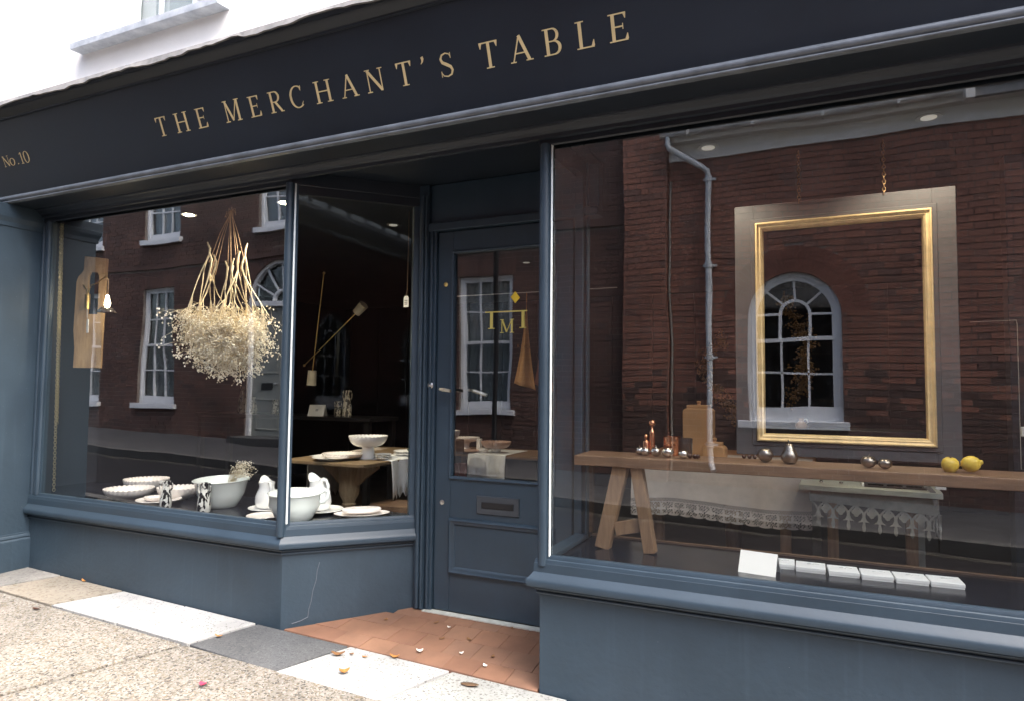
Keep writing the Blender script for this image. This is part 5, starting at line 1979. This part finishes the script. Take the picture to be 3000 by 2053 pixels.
for cx_, lab in ((-.103, 'left rusty chain holding up the grey framed picture frame'), (.247, 'right rusty chain holding up the grey framed picture frame')):
    m = MB()
    z, k = 2.186, 0
    while z < 2.43:
        a = [((cx_ + .0065 * math.cos(2 * PI * t / 8) * (1 if k % 2 else .25)), FY + .0065 * math.cos(2 * PI * t / 8) * (.25 if k % 2 else 1), z + .0105 * math.sin(2 * PI * t / 8)) for t in range(9)]
        m.tube(a, .0017, 5, cap=False)
        z += .0165
        k += 1
    tag(m.build('hanging_chain', mat('rusty_chain', (0.30, 0.19, 0.09), 0.5, 0.6), None, smooth=True), lab, 'chain', 'chains holding the picture frame')

# table with lace edged cloth
lt = thing('cloth_table', 'wooden table under a linen lace edged cloth behind the bench', 'table', (-.55, 1.6, .115))
MB().box(-1.02, -.06, 1.22, 2.0, .885, .912).build('tabletop', mat('orange_pine', (0.36, 0.17, 0.065), 0.5, var=1, vs=5, col2=(0.27, 0.12, 0.045), stretch=(1.5, 9, 9)), lt, bevel=.004)
for xt, xb_, y in ((-.93, -.965, 1.28), (-.91, -.885, 1.34), (-.205, -.205, 1.25)):
    MB().beam((xt, y, .885), (xb_, y, .115), .055, .05, up=(0, 1, 0)).build('leg', OAKL, lt, bevel=.004)
MB().lathe([(.05, .10), (.045, .3), (.055, .5), (.05, .77)], (-.50, 1.5, .115), 20).build('pedestal', OAKL, lt, smooth=50)
m = MB().yprism([(-.66, .115), (-.34, .115), (-.345, .16), (-.40, .20), (-.44, .27), (-.47, .30), (-.53, .30), (-.56, .27), (-.60, .20), (-.655, .16)], 1.46, 1.54)
m.build('foot', OAKL, lt, bevel=.005)
cl = thing('lace_tablecloth', 'natural linen cloth with deep lace border hanging behind the bench', 'tablecloth', (-.55, 1.2, .6))
n = 60
vs, fs = [], []
cx0, cx1, ct_, cb_ = -1.025, -.075, .914, .690
prof_c = [(1.60, ct_ + .001), (1.24, ct_ + .001), (1.212, ct_ - .004), (1.205, ct_ - .02)] + [(1.204 - .003 * k, ct_ - .02 - (ct_ - .02 - cb_) * k / 6) for k in range(1, 7)]


def clothy(x, f):
    return f * (.010 * math.sin(x * 13) + .005 * math.sin(x * 31 + 1))


for j, (y, z) in enumerate(prof_c):
    f = max(0, (j - 2) / (len(prof_c) - 3))
    for i in range(n + 1):
        x = cx0 + (cx1 - cx0) * i / n - (.09 if j < 3 else .09 * (1 - f)) * (1 - i / n) * -1 * 0
        vs.append((x, y + clothy(x, f), z + f * .012 * math.sin(x * 7 + .5)))
for j in range(len(prof_c) - 1):
    for i in range(n):
        fs.append((j * (n + 1) + i, j * (n + 1) + i + 1, (j + 1) * (n + 1) + i + 1, (j + 1) * (n + 1) + i))
MB().add(vs, fs).build('cloth', LINEN, cl, smooth=80)
# lace: a mesh of fine cells with openings, crosses standing solid in it
lw, lh = 236, 24
cell = (cx1 - cx0) / lw
vs, fs = [], []
for j in range(lh + 1):
    for i in range(lw + 1):
        x = cx0 + i * cell
        z = cb_ - j * .0040 + .012 * math.sin(x * 7 + .5)
        if j >= lh - 3:
            z -= .006 * abs(math.sin((i / 17.0) * PI)) * (j - lh + 4) / 4
        vs.append((x, 1.186 + clothy(x, 1), z))
for j in range(lh):
    for i in range(lw):
        u, v = i % 17, j
        if j < 7:
            solid = (i + j // 2) % 2 == 0 or j in (0, 6)
        else:
            du, dv = u - 8, v - 15
            cross = (abs(du) <= 1 and abs(dv) <= 7) or (abs(dv) <= 1 and abs(du) <= 5)
            edge = v >= lh - 2 and (abs(du) < 7)
            solid = cross or edge or (i * 7 + j * 13 + (i // 3) * (j // 2)) % 5 < 2 or (i + j) % 4 == 0
        if solid:
            fs.append((j * (lw + 1) + i, j * (lw + 1) + i + 1, (j + 1) * (lw + 1) + i + 1, (j + 1) * (lw + 1) + i))
MB().add(vs, fs).build('lace_trim', LINEN, cl, kind='stuff')

# canisters and tiny jug on the tables
def canister(x, y, w, h, label, d=None):
    t = thing('wooden_canister', label, 'canister', (x, y, .916), 0, 'tan canisters on the cloth table')
    d = d or w
    pr = [(-w / 2, 0), (w / 2, 0), (w / 2, h - .025), (w / 2 - .018, h - .012), (-w / 2 + .018, h - .012), (-w / 2, h - .025)]
    MB().yprism(pr, -d / 2, d / 2).build('body', TINW, t, bevel=.008, local=True)
    MB().box(-w / 2 + .02, w / 2 - .02, -d / 2 + .02, d / 2 - .02, h - .013, h + .006).build('lid', TINW, t, bevel=.004, local=True)
    MB().lathe([(.012, 0), (.008, .008), (.013, .018), (.010, .024), (.001, .025)], (0, 0, h + .005), 14).build('knob', TINW, t, smooth=True, local=True)


canister(-.680, 1.42, .162, .292, 'tall tan canister with knobbed lid on cloth covered table')
canister(-.580, 1.34, .125, .085, 'low tan canister in front of the tall canister')
sh = MB().box(-.42, .50, 1.62, 1.95, 1.045, 1.082).build('back_shelf', BLACK, bevel=.003)
tag(sh, 'black shelf in the dark behind the gold frame', 'shelf')
tj = thing('stoneware_jug', 'tiny two tone stoneware jug seen inside bottom of gold frame', 'jug', (-.135, 1.66, 1.083))
MB().lathe([(.030, 0), (.034, .006), (.034, .022), (.022, .036), (.014, .042), (.014, .054), (.017, .058), (.001, .05)], (0, 0, 0), 24).build('body', mat('tan_stoneware', (0.52, 0.36, 0.24), 0.4), tj, smooth=50, local=True)
MB().tube([(.014, 0, .054), (.030, 0, .056), (.034, 0, .036), (.028, 0, .030)], .004, 8).build('handle', CERAM, tj, smooth=True, local=True)

# fretwork edged table
ft = thing('fretwork_table', 'grey console with pierced fretwork apron and pale top under bench', 'table', (.2, 1.2, .115))
vs0 = [(-.130, 1.0), (.475, .985), (.500, 1.62), (-.11, 1.62)]
MB().vprism(vs0, .815, .842).build('tabletop', MARB, ft, bevel=.003)
MB().yprism([(-.085, .765), (-.083, .813), (.462, .808), (.462, .745), (.440, .735)], 1.016, 1.030).build('apron', FRET, ft, bevel=.002)
MB().box(-.08, .455, 1.6, 1.61, .70, .81).build('apron', FRET, ft)
for x in (-.06, .44):
    MB().beam((x, 1.58, .81), (x, 1.58, .115), .045, .045).build('leg', FRET, ft)
for x in (.02, .36):
    MB().beam((x, 1.12, .81), (x, 1.14, .115), .05, .05).build('leg', OAKL, ft)


def fdisc(mb, x, z, r, y0, n=14, sx=1.0):
    mb.yprism([(x + r * sx * math.cos(2 * PI * k / n), z + r * math.sin(2 * PI * k / n)) for k in range(n)], y0, y0 + .008)


pend, tref = MB(), MB()
for sgn in (-1, 1):
    pts = [(sgn * .032 * (1 - k / 6) ** 1.4, -.001 - .044 * k / 6) for k in range(7)]
    for i in range(6):
        (x0, z0), (x1, z1) = pts[i], pts[i + 1]
        pend.yprism([(x0 - .0055, z0), (x0 + .0055, z0), (x1 + .0055, z1), (x1 - .0055, z1)], .0002 * (sgn + 1), .008 + .0002 * (sgn + 1))
pend.yprism([(-.007, -.040), (.007, -.040), (.006, -.078), (-.006, -.078)], -.0006, .0086)
pend.yprism([(-.008, -.058), (.008, -.058), (.012, -.070), (.025, -.080), (.010, -.078), (-.010, -.078), (-.025, -.080), (-.012, -.070)], -.001, .009)
pend.yprism([(-.004, -.078), (.004, -.078), (.009, -.105), (.006, -.118), (0, -.126), (-.006, -.118), (-.009, -.105)], -.0004, .0084)
pm_ = pend.mesh('pendant', FRET)
for k, (dx, dz) in enumerate(((-.010, -.032), (.010, -.032), (0, -.020), (0, -.044))):
    fdisc(tref, dx, dz, .011 if k else .011, -.0003 * k)
tref.yprism([(-.004, -.02), (.004, -.02), (.006, .004), (-.006, .004)], -.0011, .0085)
tm_ = tref.mesh('trefoil', FRET)
for k in range(8):
    u = k / 7
    x, z = -.045 + .465 * u, .768 - .026 * u
    o = bpy.data.objects.new('pendant', pm_)
    COL.objects.link(o)
    o.location = (x, 1.018, z)
    o.parent = ft
    o.matrix_parent_inverse = Matrix.Translation(-Vector(ft.location))
    if k < 7:
        o = bpy.data.objects.new('trefoil', tm_)
        COL.objects.link(o)
        o.location = (x + .0332, 1.018, z - .004)
        o.parent = ft
        o.matrix_parent_inverse = Matrix.Translation(-Vector(ft.location))
for y_ in (.30, .56):
    for k in range(5):
        o = bpy.data.objects.new('pendant', pm_)
        COL.objects.link(o)
        o.rotation_euler = (0, 0, rad(90))
        o.location = (.472, 1.05 + k * .11, .742)
        if y_ > .5:
            continue
        o.parent = ft
        o.matrix_parent_inverse = Matrix.Translation(-Vector(ft.location))
for o in [q for q in COL.objects if q.name.startswith('pendant') and q.parent is None]:
    bpy.data.objects.remove(o, do_unlink=True)
tr = thing('white_tray', 'shallow white rimmed tray on the fretwork console', 'tray', (.28, 1.15, .843))
MB().box(.16, .42, 1.06, 1.28, .843, .847).build('base', BLACK, tr)
MB().ring(.16, .42, 1.06, 1.28, .843, [(0, 0)]).build('rim', PAPER, tr) if False else None
m = MB()
m.box(.16, .42, 1.28, 1.29, .843, .866)
m.box(.15, .16, 1.06, 1.29, .843, .858)
m.build('rim', PAPER, tr, bevel=.001)
m = MB()
for k in range(3):
    x = .18 + .08 * k
    m.tube([(x, 1.09, .852), (x + .03, 1.12, .850), (x + .06, 1.08, .853)], .004, 6)
tag(m.build('black_cutlery', BLACK), 'black twisted ironware lying on the white tray', 'cutlery')
for k, x in enumerate((-.03, .06)):
    o = MB().ball((0, 0, .007), .010, 14, 8, (1, 1, .7)).build('silver_button', SILVER, smooth=True)
    o.location = (x, 1.10, .843)
    tag(o, ['left', 'right'][k] + ' small silver knob on left end of the fretwork console', 'knob', 'silver knobs on the console')
rb = MB()
rb.add([(.415, 1.06, .862), (.43, 1.02, .868), (.447, .995, .846), (.452, .980, .80), (.440, .980, .775), (.425, 1.0, .845), (.41, 1.03, .857)], [(0, 1, 5, 6), (1, 2, 5), (2, 3, 4, 5)])
o = rb.build('grey_ribbon', mat('grey_ribbon_cloth', (0.20, 0.21, 0.22), 0.8))
o.modifiers.new('thick', 'SOLIDIFY').thickness = .002
tag(o, 'grey ribbon trailing over the pale console edge', 'ribbon')
tent_card('small_card', 'small upright white card at right end of the fretwork console', .485, 1.14, .843, .042, .045, .03, 0, False)

# white boxes and card at the front of the platform
bxs = [(-.182, .375), (-.068, .362), (.049, .356), (.164, .354), (.278, .358), (.392, .366)]
labs = ['leftmost white box, half hidden by the white tent card', 'second white box from left in the front row', 'third white box from left in the front row', 'fourth white box with a crumpled ribbon end on top',
        'fifth white box from left in the front row', 'rightmost, slightly cream white box at end of row']
for k, (x, y) in enumerate(bxs):
    t = thing('white_box', labs[k], 'gift box', (x, y, ZR), rad(3 + R.uniform(-2, 2)), 'row of flat white gift boxes')
    MB().box(-.053, .053, -.050, .050, 0, .012).build('base', PAPER, t, local=True, bevel=.001)
    MB().box(-.0545, .0545, -.0515, .0515, .007, .020).build('lid', PAPER, t, local=True, bevel=.0015)
    m = MB()
    m.tube([(-.012, .01, .021), (0, .004, .0245), (.012, .008, .021)], .0022, 5)
    m.tube([(.01, .02, .0205), (.022, .014, .0225), (.034, .018, .0205)], .0016, 5)
    m.build('ribbon_end', PAPER, t, local=True)
tent_card('tent_card', 'large blank white tent card standing before the gift boxes', -.252, .235, ZR, .142, .078, .09, rad(-8), False)

# dried branches in the dark behind
def spray(label, pts, spread, n, r):
    t = thing('dried_branch', label, 'dried flowers', pts[0], group='brown dried branches in right window')
    m, f = MB(), MB()
    P = [Vector(p) for p in pts]
    m.tube(P, [.004] * (len(P) - 1) + [.0015], 5)
    for i in range(n):
        k = R.randrange(len(P) - 1)
        p = P[k].lerp(P[k + 1], R.random())
        q = p + Vector((R.gauss(0, spread), R.gauss(0, spread), R.gauss(0, spread)))
        m.tube([p, p.lerp(q, .5) + Vector((0, 0, .006)), q], .0011, 3, cap=False)
        for _ in range(5):
            f.octa(q + Vector((R.gauss(0, .008), R.gauss(0, .008), R.gauss(0, .008))), r * R.uniform(.6, 1.3))
    m.build('stem', DRYB, t)
    f.build('flower_head', DRYB, t, kind='stuff')


spray('brown dried branch curving down behind the grey downpipe reflection', [(-.56, 1.7, 1.62), (-.64, 1.7, 1.55), (-.69, 1.7, 1.48), (-.70, 1.7, 1.38)], .022, 70, .006)
spray('brown dried branch trailing to the right above the low canister', [(-.66, 1.7, 1.36), (-.60, 1.7, 1.27), (-.53, 1.7, 1.20), (-.50, 1.7, 1.10)], .024, 90, .006)
spray('upper brown dried garland hanging inside the gold frame', [(-.22, 1.6, 1.86), (-.17, 1.6, 1.74), (-.12, 1.6, 1.64), (-.10, 1.6, 1.56)], .026, 90, .0065)
spray('lower brown dried garland hanging inside the gold frame', [(-.12, 1.6, 1.54), (-.11, 1.6, 1.44), (-.13, 1.6, 1.34), (-.18, 1.6, 1.25)], .026, 110, .0065)
m = MB().tube([(.629, 1.2, 1.637), (.812, 1.2, 1.640), (.815, 1.2, 1.62), (.813, 1.2, .95)], .0016, 5)
wv = m.build('white_cable', mat('white_cable', (0.55, 0.53, 0.48), 0.6))
tag(wv, 'thin pale cable run right angled beside the grey frame board', 'cable')
o = MB().box(.818, .862, 1.195, 1.225, 1.10, 1.145).build('plug_adapter', PAPER, bevel=.004)
tag(o, 'small white plug adapter at the right edge on dark post', 'plug')
o = MB().box(.79, .95, 1.23, 1.33, .115, 2.44).build('dark_post', NAVYD)
tag(o, 'dark painted interior post behind the pale cable', 'post')

# ================================================================== LITTER ON THE PAVEMENT
def leaf(x, y, z, L_, w, rz, m, label, name='fallen_leaf', cat='leaf', curl=.3):
    n = 7
    L_, w = L_ * .82, w * .8
    vs, fs = [], []
    for i in range(n + 1):
        u = i / n
        hw = w * math.sin(PI * min(1, u * .92 + .06)) ** .8 * (1 + .12 * math.sin(i * 2.6))
        zc = curl * L_ * (u - .5) ** 2 * 1.6
        vs += [(L_ * (u - .5), -hw / 2, zc + abs(curl) * w * .35), (L_ * (u - .5), 0, zc), (L_ * (u - .5), hw / 2, zc + abs(curl) * w * .42)]
    for i in range(n):
        for j in range(2):
            fs.append((i * 3 + j, i * 3 + j + 1, i * 3 + 3 + j + 1, i * 3 + 3 + j))
    o = MB().add(vs, fs).build(name, m, smooth=80)
    o.location = (x, y, z + .002)
    o.rotation_euler = (R.uniform(-.12, .12), R.uniform(-.1, .1), rz)
    o.modifiers.new('thick', 'SOLIDIFY').thickness = .0008
    return tag(o, label, cat, 'fallen leaves and petals')


gl = lambda x, y: ground(x, y) + .003
leaf(-2.04, -.12, gl(-2.04, -.12), .075, .035, .5, LEAFM, 'long tan brown leaf beside the dark grey slab edge', curl=.5)
leaf(-1.99, -.085, gl(-1.99, -.085), .026, .022, 1.2, LEAFM, 'small round dark brown leaf next to the long tan leaf')
leaf(-1.92, -.08, gl(-1.92, -.08), .035, .018, .2, LEAFO, 'small curled orange brown leaf near the tile edge')
leaf(-1.80, -.02, gl(-1.80, -.02), .055, .026, .3, LEAFO, 'brown leaf lying across the terracotta tile edge', curl=.6)
leaf(-1.90, -.25, gl(-1.90, -.25), .055, .038, .8, LEAFO, 'bright orange leaf alone on the white slab', curl=.7)
leaf(-1.372, -.09, gl(-1.37, -.09), .10, .045, .1, mat('wet_brown_leaf', (0.11, 0.065, 0.035), 0.7, var=0.3, vs=40), 'large flat wet brown leaf on slab near right stall riser', curl=.05)
leaf(-3.782, -.42, gl(-3.78, -.42), .050, .030, .6, BROWNB, 'dark leaf on the aggregate paving at far left')
leaf(-4.02, -.02, gl(-4.02, -.02), .06, .02, -.2, LEAFO, 'orange brown leaf against the left stall riser')
leaf(-2.675, -.228, gl(-2.675, -.228), .045, .020, .4, LEAFO, 'tan leaf on the dark grey slab', curl=.5)
leaf(-2.331, -.61, gl(-2.33, -.61), .040, .030, .2, LEAFR, 'crimson petal on the aggregate paving at bottom', 'fallen_petal', 'petal', .6)
for x, y, L_, w, m_, lab in ((-2.07, .29, .035, .024, LEAFM, 'dark curled leaf by splayed stall riser on the tiles'), (-1.81, .36, .040, .018, LEAFM, 'brown leaf nearest the threshold on the tiles'),
                             (-1.693, .22, .036, .020, LEAFM, 'brown leaf at left of the pair mid tiles'), (-1.568, .26, .045, .022, LEAFM, 'brown leaf at right of the pair mid tiles'),
                             (-1.422, .44, .032, .016, LEAFM, 'brown leaf on the tiles close below the door'), (-1.39, .16, .038, .020, LEAFM, 'withered leaf on tiles near the right stall riser')):
    leaf(x, y, porchz(x, y) + .001, L_, w, R.uniform(0, 3), m_, lab)
for x, y, s_, lab in ((-1.72, .33, .024, 'white blossom on tiles below the letter plate'), (-1.72, .065, .038, 'largest white blossom near the front of the tiles'),
                      (-1.533, .126, .026, 'white blossom right of the largest one on the tiles'), (-1.382, .069, .03, 'lilac white blossom beside the right stall riser')):
    leaf(x, y, porchz(x, y) + .001, s_, s_ * .8, R.uniform(0, 3), PETAL, lab, 'fallen_petal', 'petal', .7)
